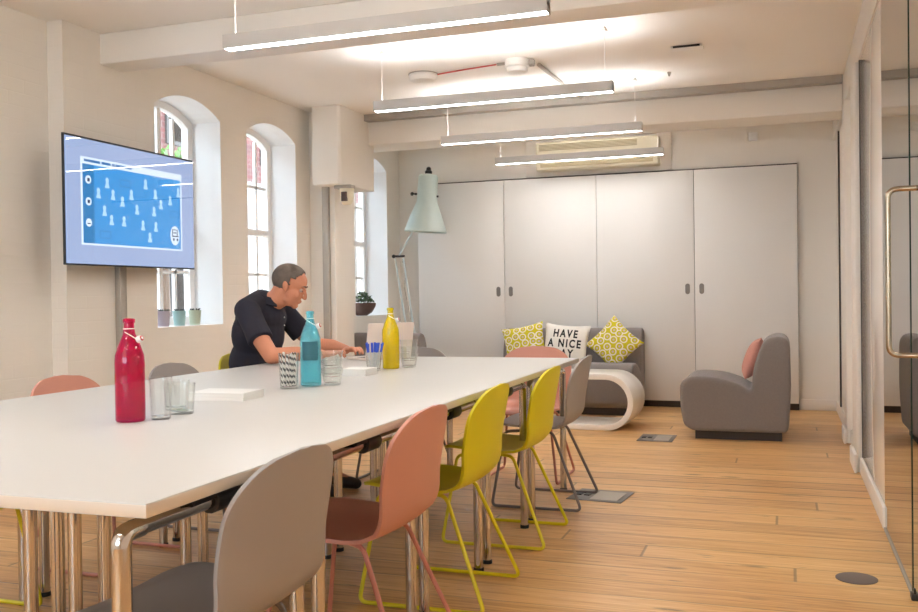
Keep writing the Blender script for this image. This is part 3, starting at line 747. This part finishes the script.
# ------------------------------------------------------------------ window sill things
def sill_pot(y, c, label, x=-3.99):
    r = empty('sill_pot', (x, y, ZS), 0, label, 'pot', 'three small pots on the sill of the television window')
    MB().lathe([(.036, 0), (.046, .105), (.043, .105), (.034, .006), (0, .006)], 20).build('pot_body', mat('pot_glaze', c, .4), r)
    b = MB().lathe([(0, .06), (.041, .09), (.043, .094), (0, .096)], 18, cap=False)
    b.build('soil', M_plinth, r)
    l = MB()
    for k in range(9):
        a = k*2.4; c2 = Vector((.02*math.cos(a), .02*math.sin(a), .092)); l.tube([c2, c2+Vector((.012*math.cos(a), .012*math.sin(a), .02)), c2+Vector((.022*math.cos(a), .022*math.sin(a), .026))], [.006, .005, .001], 6)
    l.build('dark_leaves', mat('dark_succulent', rgb(44, 48, 44), .6), r)
sill_pot(5.30, rgb(178, 165, 172), 'pale mauve sill pot, left one of three beside the television')
sill_pot(5.475, rgb(150, 180, 176), 'teal sill pot, middle one of three beside the television')
sill_pot(5.655, rgb(178, 184, 160), 'pale green sill pot, right one of three beside the television')
bp_ = empty('bowl_plant', (-3.97, 8.40, ZS), 0, 'brown bowl with a dark green bushy plant on the far window sill', 'potted plant')
MB().lathe([(.05, 0), (.10, .03), (.135, .09), (.14, .125), (.128, .125), (.12, .09), (0, .10)], 28).build('bowl', mat('brown_bowl', rgb(96, 70, 60), .6), bp_)
lf = MB()
for i in range(170):
    a = random.random()*2*PI; rr = .12*random.random()**.5; h = .14+.10*(1-(rr/.12)**2)*random.random()
    c = Vector((rr*math.cos(a), rr*math.sin(a), h)); R = Euler((random.uniform(-1, 1), random.uniform(-1, 1), random.random()*6)).to_matrix().to_4x4()
    lf.add([(-.022, 0, 0), (0, -.011, .004), (.026, 0, 0), (0, .011, .004)], [(0, 1, 2, 3)], Matrix.Translation(c) @ R)
    if i % 8 == 0: lf.tube([(c.x*.3, c.y*.3, .09), tuple(c)], .0022, 5)
lf.build('leaves', mat('plant_green', rgb(58, 84, 50), .6), bp_, smooth=False)

# ------------------------------------------------------------------ fixtures
cc = empty('security_camera', (-3.49, 7.12, 2.045), 0, 'small beige security camera under the boxed-in beam end', 'camera')
MB().box(-.10, .06, -.045, .045, -.03, 0).build('mount', M_galv, cc, bevel=.006)
bd = MB().lathe([(.062, -.03), (.058, -.10), (.045, -.15), (.03, -.165), (0, -.168)], 24).build('camera_body', M_cream, cc)
MB().box(-.022, .028, -.068, -.04, -.14, -.06).build('lens_window', mat('brown_lens', rgb(70, 45, 38), .2), bd, bevel=.004)
ac = empty('air_conditioner', (-1.72, YF, 2.30), 0, 'cream wall air conditioner above the cupboards, behind two pendant lights', 'air conditioner')
MB().box(-.74, .70, -.035, 0, -.02, .36).build('backing_panel', M_trimw, ac, bevel=.004)
MB().box(-.60, .60, -.20, -.035, .02, .30).build('ac_casing', M_cream, ac, bevel=.02, seg=4)
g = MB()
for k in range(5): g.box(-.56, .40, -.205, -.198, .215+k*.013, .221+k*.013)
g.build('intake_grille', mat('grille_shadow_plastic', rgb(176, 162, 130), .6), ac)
MB().box(-.55, .55, -.206, -.19, .05, .085).build('air_outlet', mat('outlet_plastic', rgb(196, 182, 148), .5), ac, bevel=.004)
MB().lathe([(.014, 0), (.014, .01)], 16, Matrix.Translation((.46, -.20, .10)) @ Euler((PI/2, 0, 0)).to_matrix().to_4x4()).build('indicator', M_galv, ac)
sd = empty('smoke_detector', (-2.45, 6.27, ZC), 0, 'round white smoke detector on the ceiling at the left end of the red cable', 'smoke detector')
MB().lathe([(.10, 0), (.105, -.02), (.09, -.05), (.05, -.062), (0, -.064)], 28).build('detector_body', M_white, sd)
MB().lathe([(.108, 0), (.108, -.006)], 28).build('detector_ring', M_galv, sd)
jb = empty('junction_box', (-1.71, 6.14, ZC), 0, 'white round junction box on the ceiling above the second pendant light', 'junction box')
MB().lathe([(.085, 0), (.085, -.05), (.07, -.055), (.07, -.085), (.04, -.095), (0, -.095)], 24).build('box_body', M_white, jb)
MB().box(.085, .12, -.02, .02, -.04, -.01).box(.06, .10, .05, .08, -.035, -.01).build('cable_gland', M_galv, jb)
o = MB().tube([(-2.34, 6.27, ZC-.012), (-2.1, 6.23, ZC-.006), (-1.87, 6.17, ZC-.01)], .005, 8).build('red_cable', mat('red_cable', rgb(190, 60, 50), .5)); tag(o, 'red cable on the ceiling between smoke detector and junction box', 'cable')
o = MB().tube([(-1.86, 6.165, ZC-.012), (-1.79, 6.15, ZC-.014)], .010, 8).tube(fillet([(-1.59, 6.26, ZC-.016), (-1.585, 6.45, ZC-.016), (-1.55, 7.45, ZC-.016)], .05), .014, 10).build('conduit_pipe', M_galv); tag(o, 'thin grey conduit on the ceiling running from junction box to the far beam', 'conduit')
vt = empty('slot_vent', (-.588, 6.22, ZC), -.02, 'small white ceiling slot with a dark opening, right of the pendant lights', 'vent')
MB().box(-.10, .10, -.04, .045, -.018, 0).build('vent_body', M_white, vt, bevel=.003)
MB().box(-.10, .10, .045, .06, -.012, 0).box(-.085, .085, -.043, -.0395, -.016, -.003).build('vent_slot', M_blackpl, vt)
o = MB().ball((0, 0, -.012), (.010, .010, .02), 12).lathe([(.014, 0), (.014, -.008), (.010, -.012)], 16).build('ceiling_sensor', M_galv, loc=(-.78, 6.9, ZC)); tag(o, 'tiny grey sensor on the ceiling near the dark slot', 'sensor')
o = MB().box(-.04, .04, -.035, 0, -.045, .035).box(-.03, .03, -.05, -.035, .0, .03).build('wall_sensor', M_white, loc=(-.27, YF, 2.555), bevel=.008); tag(o, 'small white motion sensor high on the back wall right of the air conditioner', 'sensor')

# floor sockets
def floor_box(loc, rz, w_, d_, label, lid):
    r = empty('floor_socket', loc, rz, label, 'floor socket', 'metal floor socket plates')
    MB().box(-w_/2, w_/2, -d_/2, d_/2, 0, .004).build('plate_frame', mat('floor_plate', rgb(112, 106, 100), .45, .5), r, bevel=.001)
    MB().box(-w_/2+.03 if not lid else -w_/2+.12, w_/2-.03, -d_/2+.03, d_/2-.04, .004, .0055).build('plate_inlay', mat('plate_inlay', rgb(165, 155, 142), .5, .3), r)
    for k in (0, 1): MB().box(-w_/2+.02+k*.045, -w_/2+.05+k*.045, -.03, .03, .004, .008).build('latch', M_darkmetal, r)
floor_box((-.925, 7.12, 0), 0, .26, .34, 'flush metal floor socket plate left of the armchair', True)
floor_box((-.955, 5.00, 0), -.1, .30, .28, 'metal floor socket plate beside the far grey chair legs', True)
o = MB().lathe([(.075, 0), (.075, .003), (.07, .005), (0, .005)], 36).build('floor_disc', mat('floor_disc_grey', rgb(112, 98, 92), .6), loc=(.246, 3.82, 0)); tag(o, 'round grey floor cover near the glass door', 'floor cover')

# ------------------------------------------------------------------ things on the table
TT = .74
def bottle(x, y, tint, label, body, flag=False):
    r = empty('swing_top_bottle', (x, y, TT), 0, label, 'bottle', 'coloured swing-top bottles on the table')
    k = .0425
    MB().lathe([(0, .001), (k-.004, .001), (k, .006), (k, .175), (k*.96, .195), (k*.72, .225), (.018, .255), (.0145, .275), (.0145, .288), (.017, .290), (.017, .300), (.0135, .302), (.0105, .300), (.0105, .27), (.015, .25), (k*.62, .222), (k*.86, .192), (k*.9, .17), (k*.9, .012), (0, .010)], 36, cap=False).build('bottle_glass', body, r, angle=50)
    MB().tube([(.016*math.cos(a), .016*math.sin(a), .272) for a in [2*PI*q/16 for q in range(16)]], .0014, 6, closed=True).tube([(-.016, 0, .272), (.0, -.018, .262), (.03, -.012, .245), (.036, -.004, .243)], .0014, 6).build('wire_bail', M_white, r)
    MB().lathe([(0, -.008), (.010, -.007), (.011, .004), (.006, .010), (0, .011)], 14, Matrix.Translation((.040, -.004, .242)) @ Euler((0, 1.2, 0)).to_matrix().to_4x4()).build('stopper', M_white, r)
    MB().lathe([(.0065, 0), (.0082, .003), (.0065, .006)], 14, Matrix.Translation((.044, -.004, .2435)) @ Euler((0, 1.2, 0)).to_matrix().to_4x4()).build('rubber_seal', mat('red_rubber', rgb(190, 60, 60), .5), r)
    return r
def tinted(name, c, dens):
    m = glass(name, c, power=1.3); nt = m.node_tree
    # part of the light is scattered by the coloured glass body
    d = nt.nodes.new('ShaderNodeBsdfTranslucent'); d.inputs[0].default_value = c
    d2 = nt.nodes.new('ShaderNodeBsdfDiffuse'); d2.inputs[0].default_value = c
    a = nt.nodes.new('ShaderNodeMixShader'); a.inputs[0].default_value = .5; nt.links.new(d.outputs[0], a.inputs[1]); nt.links.new(d2.outputs[0], a.inputs[2])
    tr_ = [q for q in nt.nodes if q.type == 'BSDF_TRANSPARENT'][0]; mx = [q for q in nt.nodes if q.type == 'MIX_SHADER' and q != a][0]
    b = nt.nodes.new('ShaderNodeMixShader'); b.inputs[0].default_value = dens
    tr_.inputs[0].default_value = tuple(q**.5 for q in c[:3])+(1,)
    nt.links.new(tr_.outputs[0], b.inputs[1]); nt.links.new(a.outputs[0], b.inputs[2])
    nt.links.new(b.outputs[0], mx.inputs[1]); return m
bottle(-1.815, 2.25, None, 'dark pink swing-top glass bottle nearest the camera on the table', tinted('magenta_glass', rgb(228, 16, 112), .35))
bb = bottle(-1.815, 3.35, None, 'bright blue swing-top glass bottle in front of the seated man', tinted('cyan_glass', rgb(160, 238, 250), .25))
MB().lathe([(.0432, .105), (.0432, .18)], 36, cap=False).build('dark_label', mat('label_dark', rgb(52, 104, 116), .7), bb)
# only the front third of the bottle carries the label
lb = [o for o in kids(bb) if o.name.startswith('dark_label')][0]
bm = bmesh.new(); bm.from_mesh(lb.data)
bmesh.ops.delete(bm, geom=[f for f in bm.faces if f.calc_center_median().dot(Vector((.42, -.9, 0))) < .031], context='FACES'); bm.to_mesh(lb.data); bm.free()
bottle(-1.845, 4.23, None, 'yellow swing-top glass bottle farthest along the table', tinted('yellow_glass', rgb(252, 236, 12), .35))

def tumbler_mb(r0, r1, h, mb=None, M=None):
    mb = mb or MB()
    return mb.lathe([(0, .0), (r0-.003, .0), (r0, .003), (r1, h), (r1-.0022, h), (r0-.003, .010), (0, .009)], 28, M, cap=False)
def tumbler(x, y, z, r0, r1, h, label, group=None):
    o = tumbler_mb(r0, r1, h).build('glass_tumbler', M_clear, loc=(x, y, z), angle=50); tag(o, label, 'glass', group); return o
GR = 'clear drinking glasses on the table'
tumbler(-1.758, 2.315, TT, .029, .034, .125, 'tall clear glass beside the dark pink bottle', GR)
tumbler(-1.86, 2.53, TT, .036, .043, .095, 'wide clear glass farthest behind the pink bottle, nearer the paper pile', GR)
tumbler(-1.775, 2.44, TT, .036, .043, .095, 'wide clear glass just right of the tall glass near the pink bottle', GR)
for x, y, w_ in ((-1.745, 3.40, 'right of the blue bottle'), (-1.79, 4.33, 'right of the yellow bottle')):
    for k, q in enumerate(('bottom', 'middle', 'top')):
        tumbler(x, y, TT+k*.0345, .034, .047, .07, '%s clear glass of the stack %s' % (q, w_), GR)

def paper(x, y, rz, w_, d_, h, label):
    r = empty('paper_pile', (x, y, TT), rz, label, 'paper')
    n = int(h/.0035); 
    mb = MB()
    for k in range(n):
        a = random.uniform(-.0015, .0015); mb.box(-w_/2+a, w_/2+a, -d_/2+a, d_/2-a, k*.0035+.0002, k*.0035+.0034)
    mb.build('sheets', M_white, r); return r
paper(-1.885, 2.85, .10, .215, .16, .030, 'pile of white paper booklets beside the clear glasses near the pink bottle')
paper(-1.845, 3.86, .05, .125, .14, .034, 'small block of white paper between glass stack and pen glass')

def holder(x, y, h, r0, r1, label):
    o = tumbler_mb(r0, r1, h).build('glass_holder', M_clear, loc=(x, y, TT), angle=50); tag(o, label, 'glass'); return o
holder(-1.845, 3.225, .14, .034, .040, 'tall clear glass packed with striped straws left of the blue bottle')
def straw_mat():
    m = mat('striped_straw', rgb(235, 230, 225), .6); nt = m.node_tree; b = nt.nodes['Principled BSDF']
    tc = nt.nodes.new('ShaderNodeTexCoord'); wv = nt.nodes.new('ShaderNodeTexWave'); wv.inputs['Scale'].default_value = 26; wv.bands_direction = 'DIAGONAL'
    rp = nt.nodes.new('ShaderNodeValToRGB'); rp.color_ramp.interpolation = 'CONSTANT'; rp.color_ramp.elements[1].position = .62
    rp.color_ramp.elements[0].color = rgb(232, 228, 222); rp.color_ramp.elements[1].color = rgb(50, 50, 58)
    nt.links.new(tc.outputs['Object'], wv.inputs[0]); nt.links.new(wv.outputs['Color'], rp.inputs[0]); nt.links.new(rp.outputs[0], b.inputs['Base Color']); return m
M_straw = straw_mat()
for k in range(13):
    a = k*2.399; rr = .026*math.sqrt((k+.5)/13); b0 = Vector((-1.845+rr*math.cos(a), 3.225+rr*math.sin(a), TT+.012)); t0 = b0+Vector((.006*math.cos(a), .006*math.sin(a), .126+.006*math.sin(k*5)))
    o = MB().tube([(0, 0, 0), tuple(t0-b0)], .0033, 8).build('straw', M_straw, loc=b0); tag(o, 'black and white striped straw in the tall glass left of the blue bottle', 'straw', 'striped straws in the tall glass')
holder(-1.875, 4.09, .092, .033, .040, 'clear glass holding blue-capped pens left of the yellow bottle')
M_bluecap = mat('blue_cap', rgb(40, 80, 200), .35); M_penb = mat('pen_barrel', rgb(205, 205, 205), .3)
for k in range(10):
    a = k*2.399; rr = .022*math.sqrt((k+.5)/10); b0 = Vector((-1.875+rr*.8*math.cos(a), 4.09+rr*.8*math.sin(a), TT+.012)); d = Vector((.020*rr/.022*math.cos(a), .020*rr/.022*math.sin(a), .078))
    r = empty('pen', b0, 0, 'blue-capped pen standing in the clear glass left of the yellow bottle', 'pen', 'blue-capped pens in the glass')
    MB().tube([(0, 0, 0), d], .0038, 8).build('barrel', M_penb, r)
    MB().tube([d, d*1.58], .0055, 8).box(-.0015, .0015, .004, .0075, 0, .04, Matrix.Translation(d)).build('pen_cap', M_bluecap, r)

# laptop
lp = empty('laptop', (-2.12, 4.82, TT), -.62, 'open silver laptop the seated man is typing on', 'laptop')
M_lap = mat('pale_rose_aluminium', rgb(224, 208, 198), .4, .3)
MB().box(-.21, 0, -.15, .15, .002, .016).build('laptop_base', M_lap, lp, bevel=.002)
kb = MB()
for i in range(5):
    for j in range(13): kb.box(-.10-.0+i*.019-.012+.0, -.10+i*.019+.004, -.135+j*.0208, -.135+j*.0208+.0175, .016, .0175)
kb.build('keyboard', M_blackpl, lp)
Tl = Matrix.Translation((0, 0, .014)) @ Euler((0, .20, 0)).to_matrix().to_4x4()
MB().box(0, .006, -.15, .15, 0, .20, Tl).build('laptop_lid', M_lap, lp, bevel=.002)
MB().box(-.0008, 0, -.142, .142, .008, .192, Tl).build('laptop_screen', emis('laptop_screen', rgb(205, 215, 225), SCREEN), lp)

# ------------------------------------------------------------------ the seated man
def remeshed(o, vox, smooth=3):
    md = o.modifiers.new('r', 'REMESH'); md.mode = 'VOXEL'; md.voxel_size = vox; md.use_smooth_shade = True
    if smooth: ms = o.modifiers.new('s', 'SMOOTH'); ms.factor = .5; ms.iterations = smooth
    applied(o)
    for p in o.data.polygons: p.use_smooth = True
    return o
M_skin = mat('skin', rgb(196, 128, 96), .55, noise=(30, .04)); M_shirt = mat('navy_cotton', rgb(34, 32, 44), .9, noise=(14, .12), bump=(40, .3))
M_trous = mat('dark_denim', rgb(40, 42, 56), .9); M_hair = mat('grey_brown_hair', rgb(98, 86, 76), .8, noise=(40, .35), bump=(220, .8)); M_shoe = mat('shoe_leather', rgb(50, 36, 28), .5)
man = empty('person', (-2.88, 4.66, 0), 0, 'seated man in a dark polo shirt leaning on the table towards a laptop', 'person')
O = Vector((-2.88, 4.66, 0))
def rel(p): return Vector(p)-O
HC = Vector((-2.662, 4.68, 1.166)); RH = (Matrix.Rotation(.28, 3, 'Z') @ Matrix.Rotation(.38, 3, 'Y'))
def HD(f, s_, u): return HC-O+RH @ Vector((f, s_, u))
body = MB()
body.ball(HD(-.012, 0, .034), (.098, .076, .084), 24, R=RH)
body.ball(HD(.034, 0, .034), (.056, .062, .062), 20, R=RH)
body.ball(HD(.030, 0, -.03), (.058, .060, .074), 20, R=RH)
body.ball(HD(.022, 0, -.072), (.056, .053, .040), 20, R=RH)
body.ball(HD(.066, 0, -.096), (.021, .024, .019), 12, R=RH)
body.tube([HD(.088, 0, .010), HD(.103, 0, -.014), HD(.108, 0, -.034)], [.007, .009, .011], 10)
body.ball(HD(.105, 0, -.038), (.013, .014, .009), 10, R=RH)
for q in (-1, 1):
    body.ball(HD(.082, q*.026, .022), (.010, .022, .008), 12, R=RH)
    body.ball(HD(.062, q*.036, -.028), (.024, .022, .024), 12, R=RH)
    body.ball(HD(-.004, q*.077, -.006), (.017, .009, .031), 14, R=RH @ Matrix.Rotation(-.25, 3, 'Y'))
    body.ball(HD(-.010, q*.083, .002), (.015, .006, .022), 12, R=RH @ Matrix.Rotation(-.25, 3, 'Y'))
body.ball(HD(.088, 0, -.061), (.009, .022, .006), 12, R=RH); body.ball(HD(.085, 0, -.071), (.009, .019, .006), 12, R=RH)
NB = rel((-2.79, 4.66, 1.065))
body.limb([HD(-.028, 0, -.04), HD(-.035, 0, -.09), NB, NB-Vector((.01, 0, .06))], [.060, .058, .062, .07], 20)
# trunk under the clothes, shoulders, arms
body.ball(rel((-2.86, 4.66, .92)), (.105, .155, .15), 20).ball(rel((-2.89, 4.66, .72)), (.105, .14, .17), 20).ball(rel((-2.90, 4.66, .57)), (.11, .15, .11), 20)
AR = [rel(p) for p in ((-2.81, 4.475, 1.025), (-2.705, 4.41, .895), (-2.605, 4.37, .787), (-2.50, 4.465, .793), (-2.405, 4.565, .785))]
AL = [rel(p) for p in ((-2.80, 4.83, 1.02), (-2.72, 4.88, .91), (-2.63, 4.93, .815), (-2.53, 4.93, .81), (-2.435, 4.925, .79))]
for A in (AR, AL): body.limb(A, [.058, .050, .043, .041, .027], 18)
def hand(A, tip, s_):
    w0 = A[-1]; d = (Vector(tip)-O-w0); d.z = 0; d.normalize(); side = Vector((-d.y, d.x, 0))*s_; up = Vector((0, 0, 1))
    R = Matrix((d, Vector((-d.y, d.x, 0)), up)).transposed()
    body.ball(w0+d*.045+up*.003, (.055, .038, .017), 16, R=R)
    for i, (o_, L) in enumerate(((.028, .072), (.010, .080), (-.009, .074), (-.027, .058))):
        b0 = w0+d*(.078-abs(o_)*.25)+side*o_+up*.006; dd = (d+side*o_*2.2).normalized()
        body.limb([b0, b0+dd*L*.45+up*.006, b0+dd*L*.78-up*.008, b0+dd*L*.92-up*.026], [.0098, .0088, .0078, .0068], 10)
    t0 = w0+d*.022+side*.030-up*.002
    body.limb([t0, t0+(d*.6+side*.8).normalized()*.034-up*.004, t0+(d*.9+side*.5).normalized()*.064-up*.014], [.013, .0105, .0085], 10)
hand(AR, (-2.30, 4.72, 0), 1); hand(AL, (-2.27, 4.84, 0), -1)
LG = [[rel(p) for p in ((-2.90, 4.58, .515), (-2.70, 4.57, .52), (-2.47, 4.565, .53), (-2.46, 4.57, .30), (-2.49, 4.57, .085))], [rel(p) for p in ((-2.90, 4.74, .515), (-2.70, 4.77, .52), (-2.47, 4.80, .53), (-2.46, 4.80, .30), (-2.49, 4.80, .085))]]
for A in LG: body.limb(A, [.078, .068, .052, .046, .034], 16)
for A in LG: body.limb([A[-1], A[-1]+Vector((.13, 0, -.04))], [.032, .026], 12)
bo = remeshed(body.build('body', M_skin, man), .0052, 3)
# shirt
sh_ = MB()
sh_.ball(rel((-2.90, 4.66, .60)), (.135, .175, .12), 24).ball(rel((-2.885, 4.66, .73)), (.138, .172, .16), 24).ball(rel((-2.86, 4.66, .89)), (.140, .180, .17), 24).ball(rel((-2.84, 4.66, .985)), (.128, .185, .11), 24)
sh_.limb([rel((-2.825, 4.49, 1.03)), rel((-2.835, 4.66, 1.065)), rel((-2.825, 4.83, 1.03))], [.072, .084, .072], 20)
sh_.limb([NB-Vector((.02, 0, .03)), NB+Vector((-.012, 0, -.005))], [.092, .078], 20)
for A in (AR, AL):
    e = A[0].lerp(A[1], 1.22)
    sh_.tube([A[0], A[0].lerp(e, .5), e], [.069, .067, .071], 20).ball(A[0], .069, 18)
so = remeshed(sh_.build('polo_shirt', M_shirt, man), .006, 5)
# collar: two folded wings around the neck, open at the throat
cl = MB(); n = 30; vs = []
for k in range(n+1):
    a = math.radians(28)+math.radians(304)*k/n          # 0 = throat
    fw, sd = math.cos(a), math.sin(a)
    for rr, zz in ((.074, .050), (.080, .052), (.100, .008), (.094, .002)):
        dip = -.030*max(0, fw); ex = .012*max(0, fw)
        vs.append(tuple(NB+Vector(((rr+ex)*fw-.014, (rr)*sd, zz+dip+.006))))
fs = []
for k in range(n):
    for j in range(3): fs.append((k*4+j, k*4+j+1, (k+1)*4+j+1, (k+1)*4+j))
co = cl.add(vs, fs).build('collar', M_shirt, so, angle=60); md = co.modifiers.new('s', 'SOLIDIFY'); md.thickness = .003; applied(co)
bt = MB()
for k in range(2): bt.ball(NB+Vector((.102, 0, -.078-.045*k)), (.003, .004, .004), 8)
bt.build('buttons', M_white, so)
tr_ = MB()
tr_.ball(rel((-2.90, 4.66, .525)), (.118, .162, .10), 22)
for A in LG: tr_.limb(A[:-1]+[A[-1]+Vector((0, 0, .03))], [.090, .080, .064, .057, .05], 18)
remeshed(tr_.build('trousers', M_trous, man), .008, 4)
for A in LG:
    a = A[-1]
    MB().limb([a+Vector((-.02, 0, -.035)), a+Vector((.10, 0, -.045)), a+Vector((.17, 0, -.052))], [.046, .038, .030], 14).build('shoe', M_shoe, man)
# hair, eyes, brows
hm = MB().ball((0, 0, 0), (.101, .0795, .0875), 64)
me = bpy.data.meshes.new('t'); me.from_pydata(hm.v, [], hm.f); bm = bmesh.new(); bm.from_mesh(me)
kill = []
for f in bm.faces:
    c = f.calc_center_median(); x, y, z = c.x-.012, abs(c.y), c.z+.034
    line = .050 if z > .09 else .030+.020*(z-.05)/.04 if z > .05 else (.012 if z > .005 else (-.012 if z > -.02 else -.035))
    if z < -.055 or x > line: kill.append(f)
bmesh.ops.delete(bm, geom=kill, context='FACES'); bm.to_mesh(me); bm.free()
ho = bpy.data.objects.new('hair', me); COL.objects.link(ho); me.materials.append(M_hair); ho.parent = man
for v in me.vertices: v.co = HD(v.co.x-.012, v.co.y, v.co.z+.034)
md = ho.modifiers.new('s', 'SOLIDIFY'); md.thickness = .007; md.offset = 0; applied(ho)
for p in ho.data.polygons: p.use_smooth = True
M_eye = mat('eye_white', rgb(170, 150, 140), .4); M_iris = mat('iris_brown', rgb(58, 40, 30), .3)
for q in (-1, 1):
    ey = MB().ball(HD(.0755, q*.029, .000), .0115, 14).build('eye', M_eye, man)
    MB().ball(HD(.0850, q*.030, -.002), (.003, .0055, .0055), 10, R=RH).build('iris', M_iris, ey)
    MB().limb([HD(.090, q*.012, .024), HD(.091, q*.028, .029), HD(.080, q*.044, .024)], [.003, .0038, .002], 8).build('eyebrow', M_hair, man)
    MB().limb([HD(.0865, q*.018, .006), HD(.0895, q*.030, .009), HD(.0835, q*.042, .004)], [.002, .003, .002], 8).build('eyelid', M_skin, man)
